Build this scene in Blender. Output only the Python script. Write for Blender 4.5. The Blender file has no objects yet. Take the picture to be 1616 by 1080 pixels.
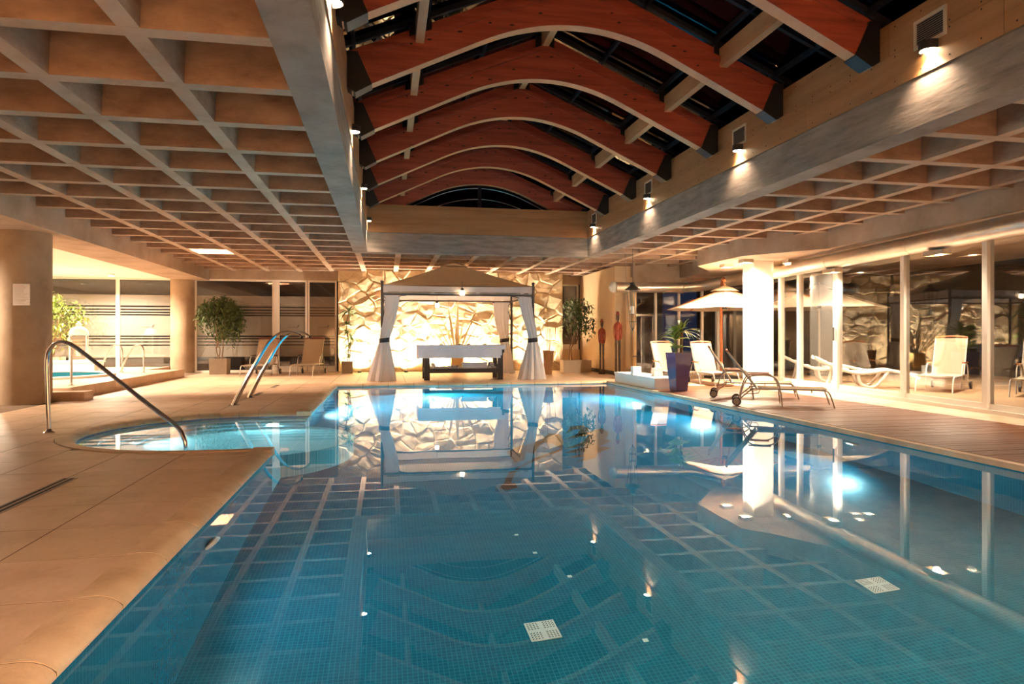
import bpy, bmesh, math, random
from mathutils import Vector, Matrix
random.seed(7)
PI = math.pi
S = bpy.context.scene
COL = S.collection

# ------------------------------------------------------------------ camera
CAMH, YAW = 1.03, 0.1855
cam = bpy.data.objects.new('camera', bpy.data.cameras.new('camera'))
COL.objects.link(cam)
cam.location = (0, 0, CAMH)
cam.rotation_euler = (PI/2, 0, -YAW)
cam.data.sensor_width = 36.0
cam.data.lens = 1055.0/1616.0*36.0
cam.data.shift_y = -9.0/1616.0
cam.data.clip_start = 0.05
S.camera = cam
# ------------------------------------------------------------------ world, exposure
wd = bpy.data.worlds.new('night'); S.world = wd; wd.use_nodes = True
wd.node_tree.nodes['Background'].inputs[0].default_value = (0.10, 0.16, 0.35, 1)
wd.node_tree.nodes['Background'].inputs[1].default_value = 0.012
S.view_settings.view_transform = 'Standard'
S.view_settings.look = 'None'
S.view_settings.exposure = 3.25
S.view_settings.gamma = 1.0
S.view_settings.use_curve_mapping = False
cy = S.cycles
cy.max_bounces = 10; cy.diffuse_bounces = 5; cy.glossy_bounces = 6
cy.transmission_bounces = 8; cy.transparent_max_bounces = 16
cy.sample_clamp_indirect = 4.0; cy.blur_glossy = 0.5
cy.use_denoising = True
# lamp colours and powers
WARM = (1.0, 0.63, 0.37)
WARMW = (1.0, 0.72, 0.50)
WHITEW = (1.0, 0.82, 0.62)
POOLC = (0.42, 0.90, 1.0)
PW_WALL, PW_STONE, PW_COLUMN, PW_FLOOD, PW_ALCOVE, PW_POOL, PW_SPA = 11, 95, 150, 1000, 105, 23, 14
PW_FRONT_FILL, PW_TERRACE = 330, 100

# ------------------------------------------------------------------ materials
def mat(name, color=(.8, .8, .8), rough=.6, metal=0.0, var=None, scale=6.0, bump=0.0, bscale=None, spec=.5,
        stretch=(1, 1, 1), detail=6, emit=None, estr=0, trans=0, coat=0):
    m = bpy.data.materials.new(name); m.use_nodes = True
    nt = m.node_tree; b = nt.nodes['Principled BSDF']
    b.inputs['Base Color'].default_value = (*color, 1)
    b.inputs['Roughness'].default_value = rough
    b.inputs['Metallic'].default_value = metal
    b.inputs['Specular IOR Level'].default_value = spec
    b.inputs['Coat Weight'].default_value = coat
    if trans: b.inputs['Transmission Weight'].default_value = trans
    if emit:
        b.inputs['Emission Color'].default_value = (*emit, 1); b.inputs['Emission Strength'].default_value = estr
    if var or bump:
        tc = nt.nodes.new('ShaderNodeTexCoord'); mp = nt.nodes.new('ShaderNodeMapping')
        mp.inputs['Scale'].default_value = stretch
        geo = nt.nodes.new('ShaderNodeNewGeometry')
        nt.links.new(geo.outputs['Position'], mp.inputs[0])
        if var:
            nz = nt.nodes.new('ShaderNodeTexNoise'); nz.inputs['Scale'].default_value = scale
            nz.inputs['Detail'].default_value = detail; nz.inputs['Roughness'].default_value = .62
            nt.links.new(mp.outputs[0], nz.inputs[0])
            cr = nt.nodes.new('ShaderNodeValToRGB')
            n = len(var)
            while len(cr.color_ramp.elements) < n: cr.color_ramp.elements.new(.5)
            for i, c in enumerate(var):
                cr.color_ramp.elements[i].position = .28+.44*i/(n-1)
                cr.color_ramp.elements[i].color = (*c, 1)
            nt.links.new(nz.outputs[0], cr.inputs[0])
            nt.links.new(cr.outputs[0], b.inputs['Base Color'])
        if bump:
            n2 = nt.nodes.new('ShaderNodeTexNoise'); n2.inputs['Scale'].default_value = bscale or scale*4
            n2.inputs['Detail'].default_value = 4
            nt.links.new(mp.outputs[0], n2.inputs[0])
            bp = nt.nodes.new('ShaderNodeBump'); bp.inputs['Strength'].default_value = bump
            bp.inputs['Distance'].default_value = .02
            nt.links.new(n2.outputs[0], bp.inputs['Height']); nt.links.new(bp.outputs[0], b.inputs['Normal'])
    return m

def mosaic(name, axes, colors, mortar, size=.027):
    """small square glass tiles laid on a plane spanned by the two given world axes"""
    m = bpy.data.materials.new(name); m.use_nodes = True
    nt = m.node_tree; b = nt.nodes['Principled BSDF']; b.inputs['Roughness'].default_value = .25
    geo = nt.nodes.new('ShaderNodeNewGeometry'); sp = nt.nodes.new('ShaderNodeSeparateXYZ'); cb = nt.nodes.new('ShaderNodeCombineXYZ')
    nt.links.new(geo.outputs['Position'], sp.inputs[0])
    nt.links.new(sp.outputs[axes[0]], cb.inputs[0]); nt.links.new(sp.outputs[axes[1]], cb.inputs[1])
    br = nt.nodes.new('ShaderNodeTexBrick'); br.offset = 0; br.squash = 1
    br.inputs['Scale'].default_value = 1.0; br.inputs['Mortar Size'].default_value = .0022
    br.inputs['Brick Width'].default_value = size; br.inputs['Row Height'].default_value = size
    br.inputs['Color1'].default_value = (*colors[0], 1); br.inputs['Color2'].default_value = (*colors[1], 1)
    br.inputs['Mortar'].default_value = (*mortar, 1); br.inputs['Bias'].default_value = -.2
    nt.links.new(cb.outputs[0], br.inputs[0]); nt.links.new(br.outputs[0], b.inputs['Base Color'])
    return m

def glassmat(name, boost=1.4, tint=(.93, .95, .95)):
    m = bpy.data.materials.new(name); m.use_nodes = True
    nt = m.node_tree; nt.nodes.clear()
    out = nt.nodes.new('ShaderNodeOutputMaterial'); mx = nt.nodes.new('ShaderNodeMixShader')
    tr = nt.nodes.new('ShaderNodeBsdfTransparent'); gl = nt.nodes.new('ShaderNodeBsdfGlossy')
    tr.inputs[0].default_value = (*tint, 1); gl.inputs['Roughness'].default_value = 0.0
    gl.inputs['Color'].default_value = (1, 1, 1, 1)
    lw_ = nt.nodes.new('ShaderNodeLayerWeight'); lw_.inputs[0].default_value = .5
    pw = nt.nodes.new('ShaderNodeMath'); pw.operation = 'POWER'; pw.inputs[1].default_value = 5.0
    fr = nt.nodes.new('ShaderNodeMath'); fr.operation = 'MULTIPLY_ADD'; fr.inputs[1].default_value = .96; fr.inputs[2].default_value = .04
    nt.links.new(lw_.outputs['Facing'], pw.inputs[0]); nt.links.new(pw.outputs[0], fr.inputs[0])
    mu = nt.nodes.new('ShaderNodeMath'); mu.operation = 'MULTIPLY'; mu.inputs[1].default_value = boost; mu.use_clamp = True
    nt.links.new(fr.outputs[0], mu.inputs[0]); nt.links.new(mu.outputs[0], mx.inputs[0])
    nt.links.new(tr.outputs[0], mx.inputs[1]); nt.links.new(gl.outputs[0], mx.inputs[2]); nt.links.new(mx.outputs[0], out.inputs[0])
    return m

def clothmat(name, color, transl=.35):
    m = bpy.data.materials.new(name); m.use_nodes = True
    nt = m.node_tree; nt.nodes.clear()
    out = nt.nodes.new('ShaderNodeOutputMaterial'); mx = nt.nodes.new('ShaderNodeMixShader')
    d = nt.nodes.new('ShaderNodeBsdfDiffuse'); t = nt.nodes.new('ShaderNodeBsdfTranslucent')
    geo = nt.nodes.new('ShaderNodeNewGeometry'); nz = nt.nodes.new('ShaderNodeTexNoise'); nz.inputs['Scale'].default_value = 5
    mc = nt.nodes.new('ShaderNodeMix'); mc.data_type = 'RGBA'
    mc.inputs[6].default_value = (*[c*.9 for c in color], 1); mc.inputs[7].default_value = (*color, 1)
    nt.links.new(geo.outputs['Position'], nz.inputs[0]); nt.links.new(nz.outputs[0], mc.inputs[0])
    nt.links.new(mc.outputs[2], d.inputs[0]); nt.links.new(mc.outputs[2], t.inputs[0])
    mx.inputs[0].default_value = transl
    nt.links.new(d.outputs[0], mx.inputs[1]); nt.links.new(t.outputs[0], mx.inputs[2]); nt.links.new(mx.outputs[0], out.inputs[0])
    return m

def watermat(name, bump=.016, tint=(.80, .95, 1.0)):
    m = bpy.data.materials.new(name); m.use_nodes = True
    nt = m.node_tree; b = nt.nodes['Principled BSDF']
    b.inputs['Base Color'].default_value = (*tint, 1); b.inputs['Roughness'].default_value = 0.0
    b.inputs['IOR'].default_value = 1.333; b.inputs['Transmission Weight'].default_value = 1.0
    geo = nt.nodes.new('ShaderNodeNewGeometry'); nz = nt.nodes.new('ShaderNodeTexNoise')
    nz.inputs['Scale'].default_value = 2.2; nz.inputs['Detail'].default_value = 2
    nt.links.new(geo.outputs['Position'], nz.inputs[0])
    bp = nt.nodes.new('ShaderNodeBump'); bp.inputs['Strength'].default_value = bump; bp.inputs['Distance'].default_value = .02
    nt.links.new(nz.outputs[0], bp.inputs['Height']); nt.links.new(bp.outputs[0], b.inputs['Normal'])
    return m

M = {}
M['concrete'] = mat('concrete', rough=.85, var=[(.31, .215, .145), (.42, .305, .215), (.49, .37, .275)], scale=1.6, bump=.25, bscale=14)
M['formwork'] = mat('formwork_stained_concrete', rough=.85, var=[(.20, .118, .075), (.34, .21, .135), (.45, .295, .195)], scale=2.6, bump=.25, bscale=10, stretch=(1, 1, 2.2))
M['beam_concrete'] = mat('board_marked_concrete', rough=.8, var=[(.14, .11, .088), (.235, .19, .153), (.31, .254, .207)], scale=2.2, bump=.12, bscale=5, stretch=(1, 1, 6))
M['column'] = mat('column_concrete', rough=.8, var=[(.28, .185, .115), (.38, .265, .17), (.44, .32, .21)], scale=1.8, bump=.2, bscale=12)
M['plywood'] = mat('plywood', rough=.6, var=[(.24, .108, .038), (.33, .158, .058), (.38, .19, .074)], scale=1.3, stretch=(.5, .5, 7), bump=.08, bscale=6)
M['redwood'] = mat('red_laminated_timber', rough=.5, var=[(.15, .026, .014), (.28, .052, .028), (.36, .08, .042)], scale=1.6, stretch=(.6, .6, 9), bump=.08)
M['palewood'] = mat('pale_timber', rough=.55, var=[(.42, .205, .085), (.54, .285, .125)], scale=2.5, stretch=(.7, .7, 5))
M['knot'] = mat('dark_knot', (.02, .006, .004), .6)
M['steel_black'] = mat('black_steel', (.015, .014, .016), .45, var=[(.006, .006, .007), (.011, .010, .011)], scale=8)
M['roofglass'] = glassmat('dark_roof_glass', .8, (.05, .05, .07))
M['alu_dark'] = mat('dark_aluminium', (.015, .015, .02), .8, spec=.15, var=[(.012, .012, .016), (.018, .018, .024)])
M['paver'] = mat('sand_coloured_paving', rough=.42, var=[(.47, .305, .19), (.60, .41, .275), (.67, .48, .335)], scale=2.4, bump=.12, bscale=22, spec=.4)
M['paver2'] = mat('sand_coloured_paving_tone', rough=.42, var=[(.45, .295, .175), (.57, .395, .25), (.63, .455, .305)], scale=2.0, bump=.12, bscale=22, spec=.4)
M['mortar'] = mat('paving_joint', (.16, .095, .055), .95, var=[(.13, .078, .045), (.19, .115, .066)])
M['coping'] = mat('pool_coping_stone', rough=.55, var=[(.46, .30, .165), (.60, .42, .26), (.68, .50, .33)], scale=3.0, bump=.25, bscale=30)
M['deckwood'] = mat('hardwood_decking', rough=.33, var=[(.11, .034, .012), (.19, .060, .02), (.23, .082, .03)], scale=2.2, stretch=(.6, 8, 1), bump=.1)
M['stone'] = mat('rough_cream_stone', rough=.9, var=[(.50, .36, .20), (.66, .52, .32), (.74, .62, .42)], scale=3.5, bump=1.0, bscale=7)
M['stone_joint'] = mat('stone_mortar', (.52, .40, .25), .95, var=[(.46, .34, .2), (.56, .44, .28)])
M['mosaic_floor'] = mosaic('blue_mosaic_floor', (0, 1), ((.004, .10, .165), (.008, .123, .19)), (.02, .185, .25))
M['mosaic_x'] = mosaic('blue_mosaic_side', (1, 2), ((.006, .15, .22), (.012, .19, .26)), (.04, .25, .31))
M['mosaic_y'] = mosaic('blue_mosaic_end', (0, 2), ((.006, .15, .22), (.012, .19, .26)), (.04, .25, .31))
M['mosaic_spa'] = mosaic('pale_aqua_mosaic', (0, 1), ((.13, .46, .52), (.17, .52, .57)), (.35, .62, .66))
M['mosaic_spa_z'] = mosaic('pale_aqua_mosaic_riser', (0, 2), ((.10, .40, .50), (.14, .46, .55)), (.3, .56, .62))
M['mosaic_line'] = mosaic('dark_blue_waterline_mosaic', (0, 2), ((.02, .07, .2), (.03, .1, .26)), (.2, .25, .3))
M['mosaic_brown'] = mosaic('brown_mosaic', (0, 1), ((.060, .018, .008), (.045, .014, .006)), (.11, .08, .06))
M['water'] = watermat('pool_water')
M['water_tub'] = watermat('tub_water', .08)
M['glass'] = glassmat('clear_glass', 1.5)
M['film'] = mat('frosted_film', (.36, .29, .24), .75, var=[(.33, .265, .22), (.39, .315, .26)], scale=.7)
M['film_mark'] = mat('film_lettering', (.12, .09, .09), .6)
M['white'] = mat('white_paint', (.78, .73, .66), .5, var=[(.75, .70, .62), (.80, .75, .68)], scale=2)
M['white_plaster'] = mat('white_plaster', (.86, .82, .74), .85, var=[(.83, .78, .70), (.88, .84, .76)], scale=1.2)
M['cream'] = mat('cream_plaster', (.72, .53, .31), .85, var=[(.68, .49, .28), (.75, .56, .34)], scale=1.5)
M['frame'] = mat('white_aluminium_frame', (.74, .68, .6), .4, var=[(.72, .66, .58), (.77, .71, .63)], scale=3)
M['chrome'] = mat('polished_steel', (.78, .76, .76), .12, metal=1, var=[(.72, .70, .72), (.8, .78, .78)], scale=4)
M['duct'] = mat('galvanised_duct', (.66, .60, .52), .32, metal=.85, var=[(.58, .52, .45), (.7, .64, .56)], scale=5)
M['blackmetal'] = mat('black_painted_metal', (.02, .017, .017), .5, var=[(.016, .014, .014), (.028, .024, .023)], scale=10)
M['greymetal'] = mat('dark_grey_post', (.07, .055, .05), .45, var=[(.06, .048, .044), (.085, .066, .058)], scale=8)
M['canvas'] = clothmat('beige_canvas', (.52, .40, .28), .3)
M['canvas_light'] = clothmat('cream_canvas', (.62, .50, .35), .25)
M['valance'] = clothmat('grey_white_valance', (.62, .56, .54), .3)
M['sheer'] = clothmat('sheer_white_curtain', (.80, .76, .75), .45)
M['sling'] = clothmat('cream_sling', (.56, .44, .31), .2)
M['linen'] = mat('white_linen', (.70, .66, .70), .85, var=[(.66, .62, .66), (.74, .70, .73)], scale=6, bump=.15)
M['ribbon'] = mat('dark_ribbon', (.018, .014, .022), .5, var=[(.015, .012, .02), (.025, .02, .03)])
M['darkwood'] = mat('dark_stained_wood', (.022, .014, .014), .45, var=[(.016, .01, .01), (.03, .02, .02)], scale=3, stretch=(1, 1, 6))
M['orangewood'] = mat('varnished_orange_wood', (.42, .12, .03), .4, var=[(.36, .09, .025), (.48, .16, .045)], scale=4, stretch=(1, 1, 5))
M['silver'] = mat('silver_painted_tube', (.42, .37, .32), .35, metal=.5, var=[(.38, .33, .28), (.46, .41, .36)], scale=6)
M['rubber'] = mat('black_rubber', (.02, .018, .017), .6, var=[(.016, .014, .013), (.026, .024, .022)])
M['hub'] = mat('wheel_hub', (.34, .26, .19), .5, var=[(.3, .23, .17), (.38, .3, .22)])
M['leaf'] = mat('green_leaf', (.06, .10, .025), .5, var=[(.03, .055, .012), (.085, .13, .03), (.14, .18, .05)], scale=9)
M['leaf_bright'] = mat('bright_green_leaf', (.2, .3, .05), .45, var=[(.10, .17, .025), (.24, .32, .06), (.36, .40, .12)], scale=10)
M['leaf_pale'] = mat('pale_golden_leaf', (.62, .5, .28), .6, var=[(.52, .42, .22), (.70, .58, .36)], scale=7)
M['trunk'] = mat('brown_stem', (.20, .11, .06), .8, var=[(.15, .08, .04), (.26, .15, .08)], scale=14)
M['pot_taupe'] = mat('taupe_planter', (.30, .235, .175), .6, var=[(.27, .21, .155), (.33, .26, .195)], scale=4)
M['pot_cream'] = mat('cream_planter', (.56, .46, .34), .6, var=[(.52, .42, .3), (.6, .5, .37)], scale=4)
M['pot_blue'] = mat('glossy_blue_violet_glaze', (.05, .045, .16), .12, var=[(.035, .035, .13), (.075, .06, .20)], scale=3, coat=.6)
M['terracotta'] = mat('brown_clay_pot', (.33, .17, .07), .6, var=[(.29, .145, .06), (.37, .2, .085)])
M['soil'] = mat('soil', (.05, .03, .02), .95, var=[(.04, .024, .016), (.065, .04, .026)])
M['carved_red'] = mat('red_carved_wood', (.34, .06, .025), .5, var=[(.26, .04, .018), (.42, .085, .035)], scale=10, stretch=(1, 1, 3))
M['carved_dark'] = mat('dark_carved_wood', (.13, .08, .05), .6, var=[(.08, .05, .035), (.2, .13, .085)], scale=12, stretch=(1, 1, 3))
M['paper'] = mat('paper_notice', (.62, .56, .50), .8, var=[(.60, .54, .48), (.64, .58, .52)])
M['ink'] = mat('printed_line', (.30, .2, .17), .8)
M['inkred'] = mat('printed_red_line', (.5, .12, .08), .8)
M['grate'] = mat('white_plastic_grate', (.72, .74, .66), .5, var=[(.66, .68, .6), (.76, .78, .7)], scale=12)
M['dark'] = mat('dark_void', (.01, .01, .012), .9, var=[(.008, .008, .01), (.014, .014, .016)])
M['lens'] = mat('lit_lamp_lens', (.9, .8, .6), .4, emit=(1.0, .78, .5), estr=14)
M['poollens'] = mat('lit_pool_lamp', (.8, .95, 1), .4, emit=(.6, .95, 1.0), estr=4)
M['glow'] = mat('lit_lantern_glass', (.9, .8, .6), .4, emit=(1, .75, .45), estr=2.5)
M['terrace'] = mat('terrace_floor', rough=.5, var=[(.36, .21, .11), (.46, .28, .15)], scale=2)
M['hedge'] = mat('night_wall', (.05, .04, .035), .9, var=[(.04, .032, .028), (.06, .048, .04)])
M['amber'] = mat('amber_box', (.6, .42, .16), .6, var=[(.55, .38, .14), (.66, .47, .2)], scale=6)

# ------------------------------------------------------------------ mesh helpers
class MB:
    def __init__(s): s.v = []; s.f = []; s.m = []
    def add(s, vs, fs, mi=0):
        o = len(s.v); s.v += [tuple(v) for v in vs]
        for f in fs: s.f.append(tuple(i+o for i in f)); s.m.append(mi)
        return s
    def box(s, x0, y0, z0, x1, y1, z1, mi=0):
        return s.add([(x0, y0, z0), (x1, y0, z0), (x1, y1, z0), (x0, y1, z0), (x0, y0, z1), (x1, y0, z1), (x1, y1, z1), (x0, y1, z1)],
                     [(3, 2, 1, 0), (4, 5, 6, 7), (0, 1, 5, 4), (1, 2, 6, 5), (2, 3, 7, 6), (3, 0, 4, 7)], mi)
    def prism(s, poly, z0, z1, mi=0):
        n = len(poly)
        if sum(poly[i][0]*poly[(i+1) % n][1]-poly[(i+1) % n][0]*poly[i][1] for i in range(n)) < 0: poly = poly[::-1]
        return s.add([(x, y, z0) for x, y in poly]+[(x, y, z1) for x, y in poly],
                     [tuple(range(n-1, -1, -1)), tuple(range(n, 2*n))]+[(i, (i+1) % n, n+(i+1) % n, n+i) for i in range(n)], mi)
    def extr(s, poly, axis, a0, a1, mi=0):
        """poly in the plane of the other two axes (in order), extruded along axis"""
        n = len(poly)
        def mk(p, a):
            if axis == 'x': return (a, p[0], p[1])
            if axis == 'y': return (p[0], a, p[1])
            return (p[0], p[1], a)
        return s.add([mk(p, a0) for p in poly]+[mk(p, a1) for p in poly],
                     [tuple(range(n-1, -1, -1)), tuple(range(n, 2*n))]+[(i, (i+1) % n, n+(i+1) % n, n+i) for i in range(n)], mi)
    def tube(s, pts, r, n=8, mi=0, cap=True):
        pts = [Vector(p) for p in pts]
        rs = r if isinstance(r, (list, tuple)) else [r]*len(pts)
        rings = []; up = None
        for i, p in enumerate(pts):
            t = (pts[min(i+1, len(pts)-1)]-pts[max(i-1, 0)]).normalized()
            if up is None: up = Vector((0, 0, 1)) if abs(t.z) < .9 else Vector((1, 0, 0))
            a = t.cross(up)
            if a.length < 1e-4: a = t.cross(Vector((0, 1, 0)))
            a.normalize(); b = a.cross(t).normalized(); up = b
            rings.append([p+rs[i]*(math.cos(2*PI*k/n)*a+math.sin(2*PI*k/n)*b) for k in range(n)])
        vs = [v for rg in rings for v in rg]; fs = []
        for i in range(len(pts)-1):
            for k in range(n): fs.append((i*n+k, i*n+(k+1) % n, (i+1)*n+(k+1) % n, (i+1)*n+k))
        if cap: fs.append(tuple(range(n-1, -1, -1))); fs.append(tuple((len(pts)-1)*n+k for k in range(n)))
        return s.add(vs, fs, mi)
    def lathe(s, prof, cx=0, cy=0, n=20, mi=0, cap=True):
        vs = []; fs = []
        for r, z in prof:
            for k in range(n): vs.append((cx+r*math.cos(2*PI*k/n), cy+r*math.sin(2*PI*k/n), z))
        for i in range(len(prof)-1):
            for k in range(n): fs.append((i*n+k, i*n+(k+1) % n, (i+1)*n+(k+1) % n, (i+1)*n+k))
        if cap: fs.append(tuple(range(n-1, -1, -1))); fs.append(tuple((len(prof)-1)*n+k for k in range(n)))
        return s.add(vs, fs, mi)
    def build(s, name, m, parent=None, smooth=False):
        me = bpy.data.meshes.new(name); me.from_pydata(s.v, [], s.f)
        ms = m if isinstance(m, (list, tuple)) else [m]
        for k in ms: me.materials.append(M[k])
        if len(ms) > 1:
            me.polygons.foreach_set('material_index', s.m)
        if smooth: me.polygons.foreach_set('use_smooth', [True]*len(me.polygons))
        me.update()
        if smooth:
            try: me.set_sharp_from_angle(angle=math.radians(40))
            except Exception: pass
        o = bpy.data.objects.new(name, me); COL.objects.link(o)
        if parent: o.parent = parent
        return o

def tag(o, label=None, cat=None, group=None, kind=None):
    if label: o['label'] = label
    if cat: o['category'] = cat
    if group: o['group'] = group
    if kind: o['kind'] = kind
    return o
def thing(name, label, cat, loc=(0, 0, 0), rz=0.0, group=None):
    o = bpy.data.objects.new(name, None); COL.objects.link(o); o.empty_display_size = .1
    o.location = loc; o.rotation_euler = (0, 0, rz)
    return tag(o, label, cat, group)
def struct(name, label, loc=(0, 0, 0), rz=0.0):
    o = bpy.data.objects.new(name, None); COL.objects.link(o); o.empty_display_size = .1
    o.location = loc; o.rotation_euler = (0, 0, rz); o['kind'] = 'structure'; o['label'] = label
    return o
def copy_tree(o, parent=None):
    c = o.copy(); COL.objects.link(c); c.parent = parent
    for ch in list(o.children): copy_tree(ch, c)
    return c
def light(kind, loc, energy, color, parent=None, aim=None, size=.05, angle=90, blend=.5):
    l = bpy.data.lights.new('lamp_light', kind); l.energy = energy; l.color = color
    if kind == 'AREA': l.size = size
    else: l.shadow_soft_size = size
    if kind == 'SPOT': l.spot_size = math.radians(angle); l.spot_blend = blend
    o = bpy.data.objects.new('lamp_light', l); COL.objects.link(o); o.location = loc
    if aim is not None: o.rotation_euler = Vector(aim).to_track_quat('-Z', 'Y').to_euler()
    if parent: o.parent = parent
    return o
def arc(cx, cy, r, a0, a1, n):
    return [(cx+r*math.cos(a0+(a1-a0)*i/n), cy+r*math.sin(a0+(a1-a0)*i/n)) for i in range(n+1)]
def smoothpath(pts, n=8):
    P = [Vector(p) for p in pts]; out = []
    for i in range(len(P)-1):
        p0 = P[max(i-1, 0)]; p1 = P[i]; p2 = P[i+1]; p3 = P[min(i+2, len(P)-1)]
        for k in range(n):
            t = k/n
            out.append(.5*((2*p1)+(p2-p0)*t+(2*p0-5*p1+4*p2-p3)*t*t+(3*p1-p0-3*p2+p3)*t**3))
    out.append(P[-1]); return out
def clip(poly, a, b, c):
    """keep a*x+b*y<=c"""
    out = []
    for i in range(len(poly)):
        p, q = poly[i], poly[(i+1) % len(poly)]
        dp, dq = a*p[0]+b*p[1]-c, a*q[0]+b*q[1]-c
        if dp <= 0: out.append(p)
        if dp*dq < 0:
            t = dp/(dp-dq); out.append((p[0]+(q[0]-p[0])*t, p[1]+(q[1]-p[1])*t))
    return out
def parea(p): return .5*abs(sum(p[i][0]*p[(i+1) % len(p)][1]-p[(i+1) % len(p)][0]*p[i][1] for i in range(len(p)))) if len(p) > 2 else 0
def subtract(poly, hole):
    """poly minus convex counter-clockwise hole, as convex pieces"""
    pieces = []; rest = poly
    for i in range(len(hole)):
        p, q = hole[i], hole[(i+1) % len(hole)]
        a, b = q[1]-p[1], -(q[0]-p[0]); c = a*p[0]+b*p[1]
        out = clip(rest, -a, -b, -c)
        if parea(out) > 1e-5: pieces.append(out)
        rest = clip(rest, a, b, c)
        if parea(rest) < 1e-6: break
    return pieces

# ------------------------------------------------------------------ main dimensions
WZ = -.06                       # water level
PX0, PX1, PY0, PY1 = -1.04, 5.0, -1.5, 14.7
PD = -1.55
SC, SR = (-1.7, 7.98), 1.5      # round end of the shallow bay
ZC = 2.9                        # underside of the ribs
VX0, VX1, VY1 = -.42, 4.64, 15.1
XR = 7.75                       # ribbed ceiling ends at the side beam
XL = -4.95
WB = 20.3
YN = -3.0
bay = [(PX0+.0, SC[1]-SR), (PX0, SC[1]+SR)]+arc(SC[0], SC[1], SR, PI/2, 3*PI/2, 40)   # counter-clockwise
def inset_bay(d, n=40):
    r = SR-d
    return [(PX0, SC[1]+r)]+arc(SC[0], SC[1], r, PI/2, 3*PI/2, n)+[(PX0, SC[1]-r)]

# ------------------------------------------------------------------ floor: base slab, paving, coping, boards
floor = struct('floor', 'sand-coloured stone paving around the pool')
mb = MB()
bayc = inset_bay(-.17)
lefts = subtract([(-10.6, YN), (PX0-.16, YN), (PX0-.16, WB), (-10.6, WB)], [(p[0]-.001, p[1]) for p in [(PX0, SC[1]-SR-.17), (PX0, SC[1]+SR+.17)]+arc(SC[0], SC[1], SR+.17, PI/2, 3*PI/2, 40)[1:-1]])
for p in lefts: mb.prism(p, -.3, -.0016)
mb.box(PX0-.16, PY1+.16, -.3, 9.6, WB, -.0016)
mb.box(PX1+.07, YN, -.3, 7.2, 13.0, -.012); mb.box(7.2, YN, -.3, 8.9, PY1+.16, -.0016); mb.box(PX1+.07, 13.0, -.3, 7.2, PY1+.16, -.0016)
mb.box(PX0-.16, YN, -.3, PX1+.07, PY0-.05, -.035)
mb.build('base_slab', 'mortar', floor)
T = .54; GAP = .0045
hole_l = [(PX0+1, SC[1]-SR-.17), (PX0+1, SC[1]+SR+.17)]+arc(SC[0], SC[1], SR+.17, PI/2, 3*PI/2, 40)[0:]
tiles = []
def tile_area(x0, x1, y0, y1, ox, oy, hole=None):
    i0 = math.floor((x0-ox)/T); j0 = math.floor((y0-oy)/T)
    for i in range(i0, math.ceil((x1-ox)/T)+1):
        for j in range(j0, math.ceil((y1-oy)/T)+1):
            a0, a1 = max(ox+i*T, x0), min(ox+(i+1)*T, x1); b0, b1 = max(oy+j*T, y0), min(oy+(j+1)*T, y1)
            if a1-a0 < .03 or b1-b0 < .03: continue
            q = [(a0+GAP, b0+GAP), (a1-GAP, b0+GAP), (a1-GAP, b1-GAP), (a0+GAP, b1-GAP)]
            ps = subtract(q, hole) if hole else [q]
            if not ps or sum(parea(p) for p in ps) < .01: continue
            tiles.append(((a0+a1)/2, (b0+b1)/2, ps))
tile_area(-5.08, PX0-.165, YN, WB, PX0-.16-10*T, 2.34-12*T, hole_l)
tile_area(PX0-.16, 8.75, PY1+.165, WB, PX0-.16, 2.34-12*T)
tile_area(7.2, 8.5, YN, PY1+.16, 7.2, 2.34-12*T)
tile_area(PX1+.07, 7.2, 13.0, PY1+.16, PX1+.07, 2.34-12*T)
def depth_of(x, y): return x*math.sin(YAW)+y*math.cos(YAW)
def inview(x, y):
    d = depth_of(x, y)
    return d > 1.2 and abs(x*math.cos(YAW)-y*math.sin(YAW)) < .85*d
vis = sorted([t for t in tiles if inview(t[0], t[1])], key=lambda t: depth_of(t[0], t[1]))
near = vis[:290]; rest = vis[290:]+[t for t in tiles if not inview(t[0], t[1])]
for t in near:
    mb = MB(); dz = random.uniform(-.0004, .0008)
    for p in t[2]: mb.prism(p, -.03, dz)
    mb.build('paving_slab', random.choice(['paver', 'paver', 'paver2']), floor)
mb = MB()
for t in rest:
    for p in t[2]: mb.prism(p, -.03, 0.0)
tag(mb.build('far_paving', 'paver', floor), kind='stuff')
# the slotted drain channel set in the paving
dr = MB()
for k, (y0, y1) in enumerate(((3.2, 5.35), (12.15, 12.85), (14.05, 14.75))):
    d = thing('drain_channel', ('steel edged slot drain in the paving beside the shallow bay', 'short slot drain in the paving beside the two steel spouts', 'short slot drain in the paving between the spouts and the loungers')[k], 'drain', (-2.25, y0, 0), group='slot drains in the paving')
    L = y1-y0
    MB().box(-.05, 0, -.01, .05, L, .003).build('drain_frame', 'pot_taupe', d)
    for xx in (-.022, .022): MB().box(xx-.009, .01, 0, xx+.009, L-.01, .0045).build('drain_slot', 'dark', d)
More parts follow.
